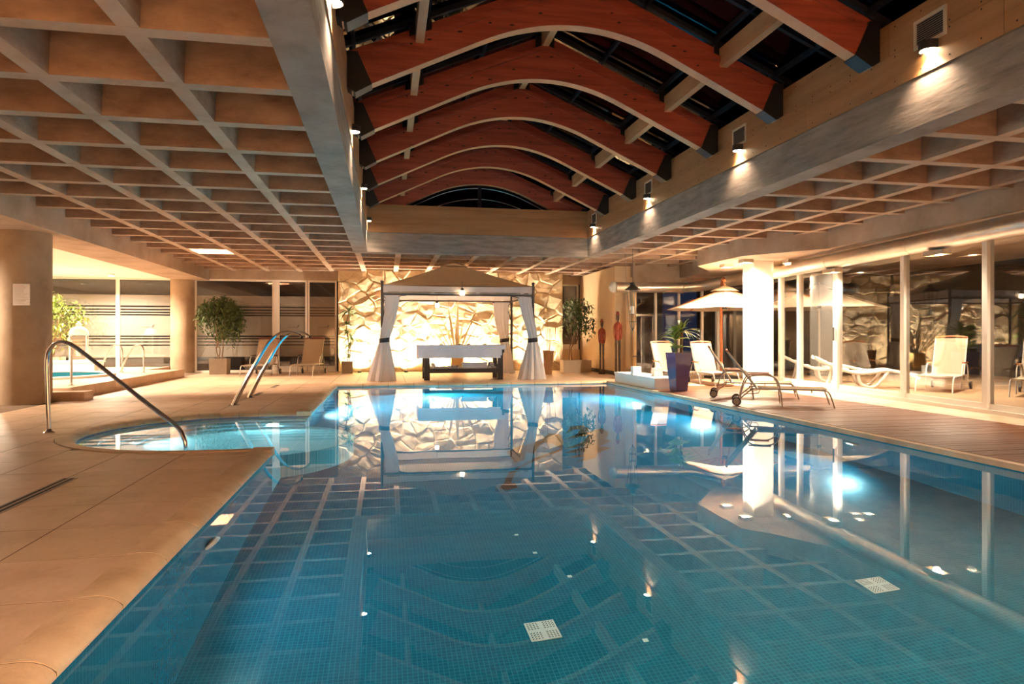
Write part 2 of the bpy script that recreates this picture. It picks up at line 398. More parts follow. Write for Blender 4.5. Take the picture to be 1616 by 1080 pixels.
# coping stones with a rounded nose
cop = struct('trim_1', 'rounded sandstone coping along the pool edge')
NOSE = [(0, -.055), (0, .008), (.075, .010), (.11, .006), (.14, -.004), (.163, -.018), (.177, -.034), (.178, -.048), (.165, -.057), (.14, -.058)]
def coping_straight(axis, base, a0, a1, sgn, first):
    a = first
    while a > a0: a -= T
    while a < a1:
        b0, b1 = max(a, a0)+.0045, min(a+T, a1)-.0045
        if b1-b0 > .05:
            poly = [(base+sgn*u, z) for u, z in NOSE]
            if axis == 'y':
                mb = MB().extr(poly, 'y', b0, b1)
            else:
                mb = MB().extr(poly, 'x', b0, b1)
            mb.build('coping_stone', 'coping', cop, smooth=True)
        a += T
BED = [(u-.0022 if u > .02 else u, z-.0022 if z > -.03 else z+.002) for u, z in NOSE]
for (a_, b_) in ((PY0, SC[1]-SR), (SC[1]+SR, PY1+.16)): MB().extr([(PX0-.16+u, z) for u, z in BED], 'y', a_, b_).build('coping_bed', 'mortar', cop, smooth=True)
MB().extr([(PY1+.16-u, z) for u, z in BED], 'x', PX0-.16, PX1+.07).build('coping_bed', 'mortar', cop, smooth=True)
coping_straight('y', PX0-.16, PY0, SC[1]-SR, 1, 2.34)
coping_straight('y', PX0-.16, SC[1]+SR, PY1+.16, 1, 2.34)
coping_straight('x', PY1+.16, PX0-.16, PX1+.07, -1, -1.04)
for k in range(24):                     # around the bay
    mb = MB(); vs = []; n = len(NOSE); L = SR+.16
    st = [(PX0, SC[1]+L)] if False else None
    a0, a1 = PI/2+PI*k/20, PI/2+PI*(k+1)/20
    if k >= 20: break
    seg = 4
    for q in range(seg+1):
        a = a0+(a1-a0)*q/seg
        a = min(max(a, a0+.0022), a1-.0022)
        for u, z in NOSE: vs.append((SC[0]+(L-u)*math.cos(a), SC[1]+(L-u)*math.sin(a), z))
    fs = [tuple(range(n))]+[tuple(seg*n+i for i in range(n-1, -1, -1))]
    for q in range(seg):
        for i in range(n): fs.append((q*n+i, (q+1)*n+i, (q+1)*n+(i+1) % n, q*n+(i+1) % n))
    mb.add(vs, fs); mb.build('coping_stone', 'coping', cop, smooth=True)
for sg in (1, -1):
    poly = [(SC[1]+sg*(SR+.16-u), z) for u, z in NOSE]
    MB().extr(poly, 'x', SC[0]+.003, PX0-.163).build('coping_stone', 'coping', cop, smooth=True)
    MB().prism([(PX0-.16, SC[1]+sg*(SR+.16)), (PX0+.02, SC[1]+sg*(SR+.16)), (PX0+.02, SC[1]+sg*(SR-.02)), (PX0-.16, SC[1]+sg*(SR-.02))], -.055, .005).build('coping_stone', 'coping', cop)
MB().box(PX1-.02, PY0, -.05, PX1+.065, PY1+.16, -.002).build('edge_strip', 'coping', cop)
# wooden boards beside the pool
deck = struct('floor_boards', 'reddish hardwood decking between the pool and the sliding glass doors')
bw = .098
yb = 1.6; k = 0
bme = MB().box(0, 0, -.028, 7.2-PX1-.075, bw-.006, 0)
b0 = bme.build('deck_board', 'deckwood', deck); b0.location = (PX1+.07, yb, 0)
while yb < 12.9:
    yb += bw
    o = b0.copy(); COL.objects.link(o); o.location = (PX1+.07, yb, random.uniform(-.0012, .0008)); o.parent = deck

# ------------------------------------------------------------------ pool shell, bay, water
pool = struct('floor_pool', 'blue mosaic pool basin')
MB().box(PX0-.15, PY0-.15, PD-.1, PX1+.15, PY1+.15, PD).build('pool_floor', 'mosaic_floor', pool)
MB().box(PX0-.1, PY0, PD, PX0, SC[1]-SR, -.03).build('pool_side', 'mosaic_x', pool)
MB().box(PX0-.1, SC[1]+SR, PD, PX0, PY1, -.03).build('pool_side', 'mosaic_x', pool)
MB().box(PX1, PY0, PD, PX1+.1, PY1, -.03).build('pool_side', 'mosaic_x', pool)
MB().box(PX0-.1, PY1, PD, PX1+.1, PY1+.1, -.03).build('pool_end', 'mosaic_y', pool)
MB().box(PX0-.1, PY0-.1, PD, PX1+.1, PY0, -.03).build('pool_end', 'mosaic_y', pool)
MB().prism(inset_bay(0), PD, -.62).build('bay_floor', ['mosaic_spa'], pool)
MB().lathe([(1.12, PD), (1.12, -.60)], -1.5, 8.0, 48).build('round_platform', 'mosaic_spa', pool)
def ring(d0, d1, z0, z1, name, mi):
    A, B = inset_bay(d0), inset_bay(d1); n = len(A)
    vs = [(x, y, z1) for x, y in A]+[(x, y, z1) for x, y in B]+[(x, y, z0) for x, y in B]+[(x, y, z0) for x, y in A]
    fs = []; mm = []
    for i in range(n-1):
        fs += [(i, n+i, n+i+1, i+1), (n+i, 2*n+i, 2*n+i+1, n+i+1)]; mm += [0, 1]
    fs += [(0, 3*n, 2*n, n), (n-1, 2*n-1, 3*n-1, 4*n-1)]; mm += [1, 1]
    mb = MB(); mb.v = vs; mb.f = fs; mb.m = mm
    return mb.build(name, mi, pool)
ring(-.02, 0, -.62, -.035, 'bay_wall', ['mosaic_line', 'mosaic_line'])
ring(0, .2, -.62, -.2, 'step', ['mosaic_spa', 'mosaic_spa_z'])
ring(.2, .38, -.62, -.34, 'step', ['mosaic_spa', 'mosaic_spa_z'])
ring(.38, .55, -.62, -.48, 'step', ['mosaic_spa', 'mosaic_spa_z'])
w = MB()
w.add([(PX0, PY0, WZ), (PX1, PY0, WZ), (PX1, PY1, WZ), (PX0, PY1, WZ)], [(0, 1, 2, 3)])
bp = inset_bay(-.005)
w.add([(x, y, WZ) for x, y in bp], [tuple(range(len(bp)))])
tag(w.build('water', 'water'), 'calm clear pool water mirroring the ceiling', kind='structure')
# brown figure inlaid in the floor
fig = thing('mosaic_figure', 'brown mosaic of a leaping figure set in the pool floor', 'mosaic', (2, 7.9, PD))
FIG = [[(1.06, 6.31), (1.12, 6.23), (1.24, 6.29), (1.24, 6.43), (1.2, 6.45), (1.26, 6.65), (1.34, 6.9), (1.27, 6.9), (1.19, 6.66), (1.14, 6.48)],
 [(1.34, 6.9), (1.46, 7.09), (1.76, 7.45), (2.07, 7.77), (2.1, 7.88), (1.65, 7.42), (1.44, 7.13), (1.35, 6.99)],
 [(1.4, 7.81), (1.63, 8.13), (1.76, 8.22), (1.91, 8.39), (2.01, 8.41), (1.82, 7.99), (1.7, 7.65), (1.62, 7.77), (1.53, 7.37), (1.4, 7.26)],
 [(2.0, 8.5), (2.18, 8.89), (2.31, 8.8), (2.24, 8.36), (2.1, 7.88), (2.07, 7.99), (2.06, 8.22), (1.95, 8.27)],
 [(2.3, 8.44), (2.53, 8.75), (2.75, 8.92), (2.85, 8.97), (3.03, 9.2), (3.02, 8.86), (2.92, 8.57), (2.79, 8.34), (2.85, 8.23), (2.56, 7.89), (2.71, 7.8), (2.44, 7.55), (2.33, 7.29), (2.06, 7.15), (2.24, 7.36), (2.06, 7.4), (2.34, 7.62), (2.06, 7.62), (2.43, 7.97), (2.12, 7.85), (2.45, 8.2), (2.67, 8.62)],
 [(2.42, 8.84), (2.63, 9.41), (2.84, 9.49), (2.83, 9.13), (2.6, 8.64), (2.47, 8.62), (2.7, 9.12), (2.59, 9.12)]]
for nm, p in zip(('foot', 'leg', 'body', 'shoulder', 'wing', 'crest'), FIG):
    MB().prism([(x-2, y-7.9) for x, y in p], .0, .004).build(nm, 'mosaic_brown', fig)
def grate(x, y, rz, label):
    g = thing('floor_grate', label, 'grate', (x, y, PD), rz, 'pool floor grates')
    MB().box(-.09, -.09, 0, .09, .09, .008).build('plate', 'grate', g)
    mb = MB()
    for sx in (-1, 1):
        for sy in (-1, 1):
            for i in range(4):
                for j in range(4):
                    cx, cy_ = sx*(.015+.018*i+.006), sy*(.015+.018*j+.006)
                    a = PI/4 if sx*sy > 0 else -PI/4
                    c, s_ = math.cos(a)*.006, math.sin(a)*.006
                    mb.prism([(cx-c-s_*.4, cy_-s_+c*.4), (cx-c+s_*.4, cy_-s_-c*.4), (cx+c+s_*.4, cy_+s_-c*.4), (cx+c-s_*.4, cy_+s_+c*.4)], .008, .0095)
    tag(mb.build('slots', 'dark', g), kind='stuff')
grate(.89, 3.78, .05, 'square white grate in the middle of the pool floor')
grate(3.07, 3.755, .0, 'square white grate in the pool floor on the glass door side')
for i, (x, y) in enumerate(((1.2, 4.35), (1.05, 4.75), (.98, 5.1), (1.42, 3.55))):
    tag(MB().box(x, y, PD, x+.03, y+.03, PD+.004).build('pale_floor_tile', 'grate'), ('pale square tile nearest to the middle floor grate', 'second pale square tile from the middle floor grate', 'third and farthest pale square tile from the middle floor grate', 'lone pale tile beside the middle floor grate')[i], 'tile', 'odd pale tiles in the pool floor')
# underwater lamps and inlets
def pool_lamp(loc, aim, label, energy, color=POOLC, r=.09):
    t = thing('pool_lamp', label, 'lamp', loc, group='underwater lamps')
    q = Vector(aim).to_track_quat('Z', 'Y'); t.rotation_euler = q.to_euler()
    MB().lathe([(r, 0), (r, .02), (r*.85, .03), (r*.8, .03)], n=20).build('bezel', 'frame', t, True)
    MB().lathe([(r*.8, .022), (r*.5, .032), (.001, .034)], n=20).build('lens', 'poollens', t, True)
    light('SPOT', (0, 0, .06), energy, color, t, (0, 0, 1), .07, 130, .4)
pool_lamp((PX0, 4.25, -.55), (1, 0, -.45), 'round underwater lamp in the pool side below the paved edge', PW_POOL*.2)
pool_lamp((PX1, 12.6, -.6), (-1, 0, -.45), 'round underwater lamp below the blue pot', PW_POOL*6)
pool_lamp((PX1, 6.5, -.6), (-1, 0, -.45), 'round underwater lamp below the wooden decking', PW_POOL*.8)
pool_lamp((1.0, PY1, -.6), (0, -1, -.45), 'round underwater lamp below the gazebo', PW_POOL*6)
pool_lamp((PX0, 12.2, -.6), (1, -.3, -.45), 'added underwater fill lamp below the paving beside the steel spouts', PW_POOL*3.5)  # added lamp, no visible source, lifts the turquoise of the far water
pool_lamp((PX1, 9.9, -.6), (-1, -.2, -.45), 'added underwater fill lamp below the two low loungers', PW_POOL*2)  # added as well, brightens the middle of the pool from the deck side
pool_lamp((-1.45, 9.10, -.42), (.1, -1, -.1), 'small bright underwater lamp on the bay steps', PW_SPA, (.75, .97, 1.0), .035)
pool_lamp((-2.72, 7.85, -.42), (1, .1, -.1), 'small bright underwater lamp on the bay bench', PW_SPA*.7, (.75, .97, 1.0), .035)
for i, (y, z) in enumerate(((4.6, -.38), (4.85, -.3))):
    t = thing('pool_inlet', ('round water inlet beside the underwater lamp', 'second round water inlet, farther along the pool side')[i], 'inlet', (PX0, y, z), 0, 'water inlets')
    t.rotation_euler = (0, PI/2, 0)
    MB().lathe([(.06, 0), (.06, .012), (.045, .02), (.02, .02), (.015, .005)], n=18).build('collar', 'chrome', t, True)

# ------------------------------------------------------------------ ceiling
ceil = struct('ceiling', 'concrete waffle ceiling with deep square coffers')
mb = MB()
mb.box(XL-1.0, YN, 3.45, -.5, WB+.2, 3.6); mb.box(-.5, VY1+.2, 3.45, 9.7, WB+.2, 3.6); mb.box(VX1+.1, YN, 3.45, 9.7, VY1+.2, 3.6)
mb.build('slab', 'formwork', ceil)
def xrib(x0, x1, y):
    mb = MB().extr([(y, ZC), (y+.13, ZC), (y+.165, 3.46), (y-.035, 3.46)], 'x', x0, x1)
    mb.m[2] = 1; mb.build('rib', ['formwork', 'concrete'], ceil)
def yrib(xr, y0, y1):
    mb = MB().extr([(xr-.13, ZC+.001), (xr, ZC+.001), (xr+.035, 3.46), (xr-.165, 3.46)], 'y', y0, y1)
    mb.m[2] = 1; mb.build('rib', ['formwork', 'concrete'], ceil)
for k in range(-8, 18):
    y = 4.40+.9*k
    if y > 15.4: xrib(XL, XR, y)
    else:
        xrib(XL, -.71, y); xrib(4.91, XR, y)
for j in range(-3, 1): yrib(-1.47+.9*j, YN, WB)
for j in range(1, 8): yrib(-1.47+.9*j, 15.39, WB)
for j in range(8, 11): yrib(-1.47+.9*j, YN, WB)
# edge beams of the opening and side beams
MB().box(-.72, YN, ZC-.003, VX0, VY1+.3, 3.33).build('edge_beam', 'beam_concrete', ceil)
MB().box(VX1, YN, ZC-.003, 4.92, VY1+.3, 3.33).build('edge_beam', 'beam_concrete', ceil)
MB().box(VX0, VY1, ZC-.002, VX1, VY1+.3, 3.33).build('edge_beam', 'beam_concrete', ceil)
MB().box(-5.9, YN, 2.62, XL, WB+.2, 3.4).build('side_beam', 'concrete', ceil)
MB().box(XR, YN, 2.6, 9.7, WB+.2, 3.4).build('side_beam', 'concrete', ceil)
MB().prism([(XR+.3, 10.6), (XR, 10.7), (6.82, 12.0), (6.82, 13.9), (XR, 15.1), (XR+.3, 15.2)], 2.598, 3.0).build('column_head', 'concrete', ceil)
MB().box(XL, WB-.12, 2.66, XR, WB+.2, 3.4).build('end_beam', 'concrete', ceil)
MB().box(-10.7, 8.0, 2.65, -5.9, WB+.2, 2.8).build('alcove_ceiling', 'white_plaster', ceil)

# walls of the raised opening: plywood panels on the concrete
def ply_wall(name, label, origin, axis, length, inward, rows, plen):
    w_ = struct(name, label)
    z0, z1 = 3.335, 3.96
    if axis == 'y': MB().box(min(origin[0], origin[0]-.2*inward), origin[1], z0, max(origin[0], origin[0]-.2*inward)-(0.0), origin[1]+length, z1-.005).build('backing', 'beam_concrete', w_)
    else: MB().box(origin[0], origin[1], z0, origin[0]+length, origin[1]+.2, z1-.005).build('backing', 'beam_concrete', w_)
    h = (z1-z0)/rows
    for r in range(rows):
        a = -(plen*.37*(r % 2)+.35*r)
        while a < length:
            a0, a1 = max(a, 0)+.002, min(a+plen, length)-.002
            if a1-a0 > .02:
                zz0, zz1 = z0+r*h+.0015, z0+(r+1)*h-.0015
                if axis == 'y': MB().box(origin[0]-.0005, origin[1]+a0, zz0, origin[0]+.012*inward, origin[1]+a1, zz1).build('plywood_panel', 'plywood', w_)
                else: MB().box(origin[0]+a0, origin[1]-.012, zz0, origin[0]+a1, origin[1]+.0005, zz1).build('plywood_panel', 'plywood', w_)
            a += plen
    return w_
ply_wall('wall_left', 'plywood clad wall of the roof opening above the left beam', (VX0, YN), 'y', VY1-YN, 1, 2, 2.44)
ply_wall('wall_right', 'plywood clad wall of the roof opening with vents and lamps', (VX1, YN), 'y', VY1-YN, -1, 2, 2.44)
ply_wall('wall_gable', 'plywood clad end wall under the arched window', (VX0, VY1), 'x', VX1-VX0, -1, 3, 2.2)
sc = MB()
for k in range(40):
    y = 3.6+k*.305
    for z in (3.39, 3.62, 3.68, 3.9): sc.box(VX1-.0145, y-.006, z-.006, VX1-.0118, y+.006, z+.006)
scr = sc.build('panel_screws', 'dark', bpy.data.objects['wall_right']); tag(scr, kind='stuff')

# ------------------------------------------------------------------ timber arches, purlins, glazed roof
CX = (VX0+VX1)/2; HW = (VX1-VX0)/2
ARCHY = [15.22-1.585*k for k in range(9)]
def soffit(x):
    a = 1.1; x = abs(x)
    return 4.51-(.47*x*x/(2*a) if x < a else .47*(x-a/2))
def ledge(x): return 4.97-.40*abs(x)
def topline(x): return 5.12-.43*abs(x)
ORD = ['at the far gable window', 'second from the gable window', 'third from the gable window', 'fourth from the gable window', 'fifth from the gable window',
       'sixth from the gable window', 'seventh from the gable window', 'eighth from the gable window', 'ninth from the gable window']
rk = random.Random(3)
def make_arch():
    t = thing('roof_arch', 'x', 'roof beam', (CX, 0, 0))
    mb = MB(); xs = [-HW+.06+(2*HW-.12)*i/44 for i in range(45)]
    n = len(xs); th = .07
    vs = []
    for y in (-th, th):
        vs += [(x, y, soffit(x)) for x in xs]+[(x, y, max(ledge(x), soffit(x)+.05)) for x in xs]
    for i in range(n-1):
        a = i; b = i+1
        mb.add([], [])
    mb.v = vs
    for i in range(n-1):
        mb.f += [(i, i+1, n+i+1, n+i), (3*n+i, 3*n+i+1, 2*n+i+1, 2*n+i), (2*n+i, 2*n+i+1, i+1, i), (n+i, n+i+1, 3*n+i+1, 3*n+i)]
        mb.m += [0, 0, 1, 0]
    mb.f += [(0, n, 3*n, 2*n), (n-1, 3*n-1, 4*n-1, 2*n-1)]; mb.m += [0, 0]
    ab = mb.build('arch_beam', ['redwood', 'palewood'], t)
    kn = MB()
    for i in range(16):
        x = rk.uniform(-1.9, 1.9); z = rk.uniform(soffit(x)+.06, max(ledge(x)-.03, soffit(x)+.08)); L = rk.uniform(.012, .035)
        kn.extr([(x-L, z-.004), (x-L*.3, z-.011), (x+L*.8, z-.006), (x+L, z+.004), (x+L*.2, z+.011), (x-L*.6, z+.007)], 'y', -th-.0015, -th+.001)
    tag(kn.build('knots', 'knot', ab), kind='stuff')
    for sg in (-1, 1):
        poly = [(0, ledge(0)-.0), (sg*(HW-.02), ledge(HW-.02)), (sg*(HW-.02), topline(HW-.02)), (0, topline(0))]
        MB().extr(poly, 'y', -.045, .045).build('rafter', 'redwood', t)
        # thin raised strip along the joint
        MB().extr([(0, ledge(0)-.055), (sg*(HW-.28), ledge(HW-.28)-.055), (sg*(HW-.28), ledge(HW-.28)+.004), (0, ledge(0)+.004)], 'y', -.095, .095).build('joint_strip', 'redwood', t)
        b = [(sg*(HW-.003), 4.03), (sg*(HW-.12), 4.03), (sg*(HW-.27), soffit(HW-.27)-.012), (sg*(HW-.10), soffit(HW-.1)-.03), (sg*(HW-.003), soffit(HW-.1)+.03)]
        MB().extr(b, 'y', -.088, .088).build('steel_bracket', 'steel_black', t)
        for xx in (1.76, ):
            for d in (-.11, .06):
                x = sg*xx+d
                MB().extr([(x, ledge(x)+.0), (x+.07, ledge(x+.07)+.0), (x+.07, ledge(x+.07)+.13), (x, ledge(x)+.13)], 'y', -.06, .06).build('hanger_plate', 'steel_black', t)
        x = sg*.055; x2 = sg*.13
        MB().extr([(x, ledge(x)+.02), (x2, ledge(x2)+.02), (x2, ledge(x2)+.17), (x, ledge(x)+.17)], 'y', -.06, .06).build('hanger_plate', 'steel_black', t)
    return t
arch0 = make_arch()
for i, y in enumerate(ARCHY):
    o = arch0 if i == 0 else copy_tree(arch0)
    o.location = (CX, y, 0)
    tag(o, 'red laminated timber arch with black end brackets, '+ORD[i], 'roof beam', 'timber roof arches')
for nm, x, lab in (('roof_purlin', -1.76, 'row of pale timber purlins on the waffle ceiling side of the roof'),
                   ('roof_purlin', 1.76, 'row of pale timber purlins on the plywood vent side of the roof'),
                   ('roof_purlin', 0.0, 'row of timber purlins along the ridge of the roof')):
    t = thing(nm, lab, 'purlin', (CX+x, 0, 0), group='roof purlins')
    zt = topline(abs(x))+.03; hgt = .22 if x else .2
    for a, b in zip(ARCHY[1:], ARCHY[:-1]):
        MB().box(-.045, a+.05, zt-hgt, .045, b-.05, zt).build('purlin_segment', 'palewood', t)
sky = struct('ceiling_glass', 'dark pitched glass roof over the timber arches')
for k in range(len(ARCHY)):
    ya = ARCHY[k]-1.585/2; yb_ = ARCHY[k]+1.585/2
    for sg in (-1, 1):
        for (y0, y1) in ((ARCHY[k]-1.585, ARCHY[k]-.7925), (ARCHY[k]-.7925, ARCHY[k])):
            mb = MB()
            vs = []
            for z in (.13, .145):
                vs += [(CX, y0+.01, topline(0)+z), (CX+sg*(HW+.3), y0+.01, topline(HW+.3)+z), (CX+sg*(HW+.3), y1-.01, topline(HW+.3)+z), (CX, y1-.01, topline(0)+z)]
            mb.add(vs, [(0, 1, 2, 3), (7, 6, 5, 4), (0, 4, 5, 1), (1, 5, 6, 2), (2, 6, 7, 3), (3, 7, 4, 0)])
            mb.build('roof_pane', 'roofglass', sky)
            MB().extr([(CX, topline(0)+.07), (CX+sg*(HW+.3), topline(HW+.3)+.07), (CX+sg*(HW+.3), topline(HW+.3)+.13), (CX, topline(0)+.13)], 'y', y0-.025, y0+.025).build('glazing_bar', 'alu_dark', sky)
for sg in (-1, 1):
    for f_ in (.33, .66, .97):
        x = HW*f_
        MB().box(CX+sg*x-.02, YN, topline(x)+.06, CX+sg*x+.02, VY1, topline(x)+.12).build('glazing_bar', 'alu_dark', sky)
# arched end window
aw = struct('window_1', 'dark arched window in the gable above the plywood wall')
MB().box(VX0-.3, VY1+.22, 3.9, VX1+.3, VY1+.24, 5.4).build('pane', 'roofglass', aw)
MB().box(CX-.04, VY1+.17, 3.95, CX+.04, VY1+.23, 4.5).build('mullion', 'alu_dark', aw)
for rr, wd_ in ((.07, .007), (.32, .006)):
    pts = []
    for i in range(41):
        x = -HW+.2+(2*HW-.4)*i/40
        z = soffit(x)-rr
        if z > 3.95: pts.append((CX+x, VY1+.19, z))
    MB().tube(pts, wd_, 6).build('curved_bar', 'duct', aw)

# ------------------------------------------------------------------ vents and half-round wall lamps
LY = [5.02, 8.2, 11.35, 14.55]
names = ['nearest the viewer', 'second along', 'third along', 'farthest along']
for i, y in enumerate(LY):
    v = thing('wall_vent', 'white framed louvre vent on the plywood wall, '+names[i], 'vent', (VX1-.012, y, 3.70), group='vents on the plywood wall')
    hw, hh = .175, .125
    fr = MB()
    fr.box(-.014, -hw, -hh, 0, -hw+.028, hh); fr.box(-.014, hw-.028, -hh, 0, hw, hh); fr.box(-.014, -hw+.028, hh-.028, 0, hw-.028, hh); fr.box(-.014, -hw+.028, -hh, 0, hw-.028, -hh+.028)
    fr.build('vent_frame', 'pot_cream', v)
    MB().box(-.003, -hw+.028, -hh+.028, -.001, hw-.028, hh-.028).build('vent_back', 'dark', v)
    for s_ in range(10):
        z = -hh+.036+s_*.0195
        MB().extr([(-.012, z), (-.003, z+.008), (-.003, z+.011), (-.012, z+.003)], 'y', -hw+.028, hw-.028).build('slat', 'pot_taupe', v)
def half_lamp(x, y, sgn, label, grp):
    t = thing('wall_lamp', label, 'lamp', (x, y, 3.50), group=grp)
    n = 14; r = .085
    out = [(sgn*0.0, -r)]+[(sgn*(r*1.15)*math.sin(PI*i/n), -r*math.cos(PI*i/n)) for i in range(1, n)]+[(sgn*0.0, r)]
    inn = [(p[0]*.9+sgn*.004, p[1]*.9) for p in out]
    mb = MB(); m_ = len(out)
    vs = [(a, b, 0) for a, b in out]+[(a, b, .075) for a, b in out]+[(a, b, 0) for a, b in inn]+[(a, b, .07) for a, b in inn]
    fs = []
    for i in range(m_-1): fs += [(i, i+1, m_+i+1, m_+i), (2*m_+i, 3*m_+i, 3*m_+i+1, 2*m_+i+1), (i, 2*m_+i, 2*m_+i+1, i+1)]
    fs += [tuple(range(m_, 2*m_))]
    mb.add(vs, fs).build('lamp_body', 'blackmetal', t)
    MB().prism([(p[0]*.72+sgn*.012, p[1]*.72) for p in out], .004, .012).build('lamp_lens', 'lens', t)
    light('SPOT', (sgn*.055, 0, -.012), PW_WALL, WARMW, t, (-sgn*.10, 0, -1), .025, 115, .9)
for i, y in enumerate(LY):
    half_lamp(VX1-.012, y, -1, 'black half-round lamp under the plywood wall vent '+names[i], 'half-round wall lamps')
    half_lamp(VX0+.012, y+.1, 1, 'black half-round lamp on the opposite wall without vents, '+names[i], 'half-round wall lamps')

# ------------------------------------------------------------------ columns
def round_column(x, y, r, top, label):
    t = thing('round_column', label, 'column', (x, y, 0))
    MB().lathe([(r*1.0, 0), (r, .1), (r, top)], n=40).build('shaft', 'column', t, True)
    return t
c1 = round_column(-5.48, 11.5, .36, 2.64, 'round bare concrete column carrying a paper notice')
round_column(-5.66, 20.3, .32, 2.64, 'round concrete column at the end of the tub terrace')
nt = thing('paper_notice', 'printed paper notice fixed to the round column', 'notice', (-5.48+.12-.09, 11.5-.375, 1.49), -.12)
MB().box(0, -.006, 0, .24, 0, .32).build('sheet', 'paper', nt)
for i in range(14): MB().box(.02, -.0075, .29-i*.02, .02+random.uniform(.12, .2), -.006, .294-i*.02).build('text_line', 'inkred' if i in (0, 1) else 'ink', nt)
sqc = thing('square_column', 'bright white square column among the loungers', 'column', (7.7, 12.9, 0))
MB().box(-.22, -.22, 0, .22, .22, 2.6).build('shaft', 'white_plaster', sqc)
MB().box(-.225, -.225, 0, .225, .225, .06).build('plinth', 'white', sqc)
def box_lamp(x, y, z, label, energy, aim=(0, 0, -1), ang=150, sz=(.11, .11, .07), col=WHITEW):
    t = thing('ceiling_lamp', label, 'lamp', (x, y, z), group='box lamps under the ceiling')
    a, b, c = sz
    fr = MB()
    fr.box(-a, -b, -c, a, -b+.012, 0); fr.box(-a, b-.012, -c, a, b, 0); fr.box(-a, -b+.012, -c, -a+.012, b-.012, 0); fr.box(a-.012, -b+.012, -c, a, b-.012, 0); fr.box(-a+.012, -b+.012, -.012, a-.012, b-.012, 0)
    fr.build('lamp_housing', 'pot_cream', t)
    MB().lathe([(min(a, b)*.7, -c+.012), (min(a, b)*.7, -c+.02)], n=18).build('lamp_lens', 'lens', t)
    light('SPOT', (0, 0, -c-.005), energy, col, t, aim, .05, ang, .7)
    return t
box_lamp(7.22, 12.55, 2.598, 'square lamp on the column head, pool side towards the viewer', PW_COLUMN)
box_lamp(7.28, 13.45, 2.598, 'square lamp on the column head, pool side towards the back', PW_COLUMN)
box_lamp(8.15, 12.45, 2.598, 'square lamp on the column head, glass side towards the viewer', PW_COLUMN)
box_lamp(8.15, 13.4, 2.598, 'square lamp on the column head, glass side towards the back', PW_COLUMN)

# ------------------------------------------------------------------ sliding glass front on the terrace side
FA = math.atan(.1003); F0 = Vector((7.75, 6.0, 0))
fac = struct('window_2', 'tall sliding glass doors along the wooden decking', F0, -FA)
def fy(Y): return (Y-6.0)/math.cos(FA)
ps = [fy(v) for v in (-2.8, .2, 2.4, 4.3, 5.95, 7.62, 9.27, 11.13, 12.48, 13.27, 14.6, 16.75)]
HT = 2.56
for i, y in enumerate(ps):
    wv = .045 if i not in (7,) else .075
    MB().box(-.05, y-wv, .05, .05, y+wv, HT).build('mullion', 'frame', fac)
MB().box(-.07, ps[0], 0, .07, ps[-1], .055).build('sill', 'frame', fac)
MB().box(-.06, ps[0], HT, .06, ps[-1], HT+.06).build('head_rail', 'frame', fac)
for a, b in zip(ps[:-1], ps[1:]):
    MB().box(-.006, a+.046, .056, .006, b-.046, HT-.001).build('pane', 'glass', fac)
    MB().box(-.028, a+.046, .056, .028, b-.046, .13).build('bottom_rail', 'frame', fac)
MB().box(-.085, ps[7]-.02, .95, -.075, ps[7]+.02, 1.2).build('pull_handle', 'blackmetal', fac)
bg = struct('window_3', 'glazed end wall behind the parasol', (6.42, 16.8, 0))
L = 2.42
for x in (0.03, .62, 1.28, 1.95, L-.03): MB().box(x-.03, -.04, .05, x+.03, .04, 2.3).build('mullion', 'frame', bg)
MB().box(0, -.05, 0, L, .05, .05).build('sill', 'frame', bg)
MB().box(0, -.05, 2.3, L, .05, 2.36).build('head_rail', 'frame', bg)
MB().box(0, -.05, 2.36, L, .05, 2.6).build('top_panel', 'concrete', bg)
for a, b in ((.06, .59), (.65, 1.25), (1.31, 1.92), (1.98, L-.06)): MB().box(a, -.005, .051, b, .005, 2.299).build('pane', 'glass', bg)
# cream wall with corner, behind the carved figures
cw = struct('wall_cream', 'cream plastered wall corner behind the carved figures')
MB().box(5.98, 17.0, 0, 6.42, WB, 2.9).build('plaster', 'cream', cw)
MB().box(5.965, 17.05, 0, 5.98, WB-.5, .1).build('skirting', 'darkwood', cw)
MB().box(6.25, 16.9, 0, 6.44, 17.0, 2.6).build('pier', 'cream', cw)
MB().box(6.42, 16.85, 2.6, 9.2, 17.0, 3.3).build('lintel', 'concrete', cw)

# ventilation duct
dt = thing('ventilation_duct', 'thick round metal duct under the ceiling above the glass doors', 'duct', (0, 0, 0))
def dline(Y): return 7.75+.1*(Y-6)-.24
pth = [(dline(-2.5), -2.5, 2.40)]+[(dline(y), y, 2.40) for y in (1, 4, 6, 8, 10, 12, 13.5, 14.6)]
main = smoothpath(pth+[(8.2, 15.35, 2.38), (7.95, 15.8, 2.32), (7.5, 15.95, 2.28), (7.0, 15.95, 2.27), (6.2, 15.95, 2.26), (5.62, 15.95, 2.26)], 6)
MB().tube(main, .135, 20).build('duct_tube', 'duct', dt, True)
for y in (2.2, 4.4, 6.6, 8.8, 11.0): MB().tube([(dline(y), y-.012, 2.40), (dline(y+.012), y+.012, 2.40)], .141, 20).build('seam_band', 'duct', dt, True)
for x in (6.2, 6.9, 7.4): MB().tube([(x-.012, 15.95, 2.265), (x+.012, 15.95, 2.265)], .142, 20).build('seam_band', 'duct', dt, True)
MB().tube([(5.6, 15.95, 2.26), (5.56, 15.95, 2.26), (5.5, 15.95, 2.26), (5.45, 15.95, 2.26)], [.142, .14, .11, .03], 20).build('end_cap', 'grate', dt, True)
for x in (5.9, 7.1): MB().tube([(x, 15.95, 2.38), (x, 15.95, 2.92)], .006, 6).build('hanger_rod', 'silver', dt)
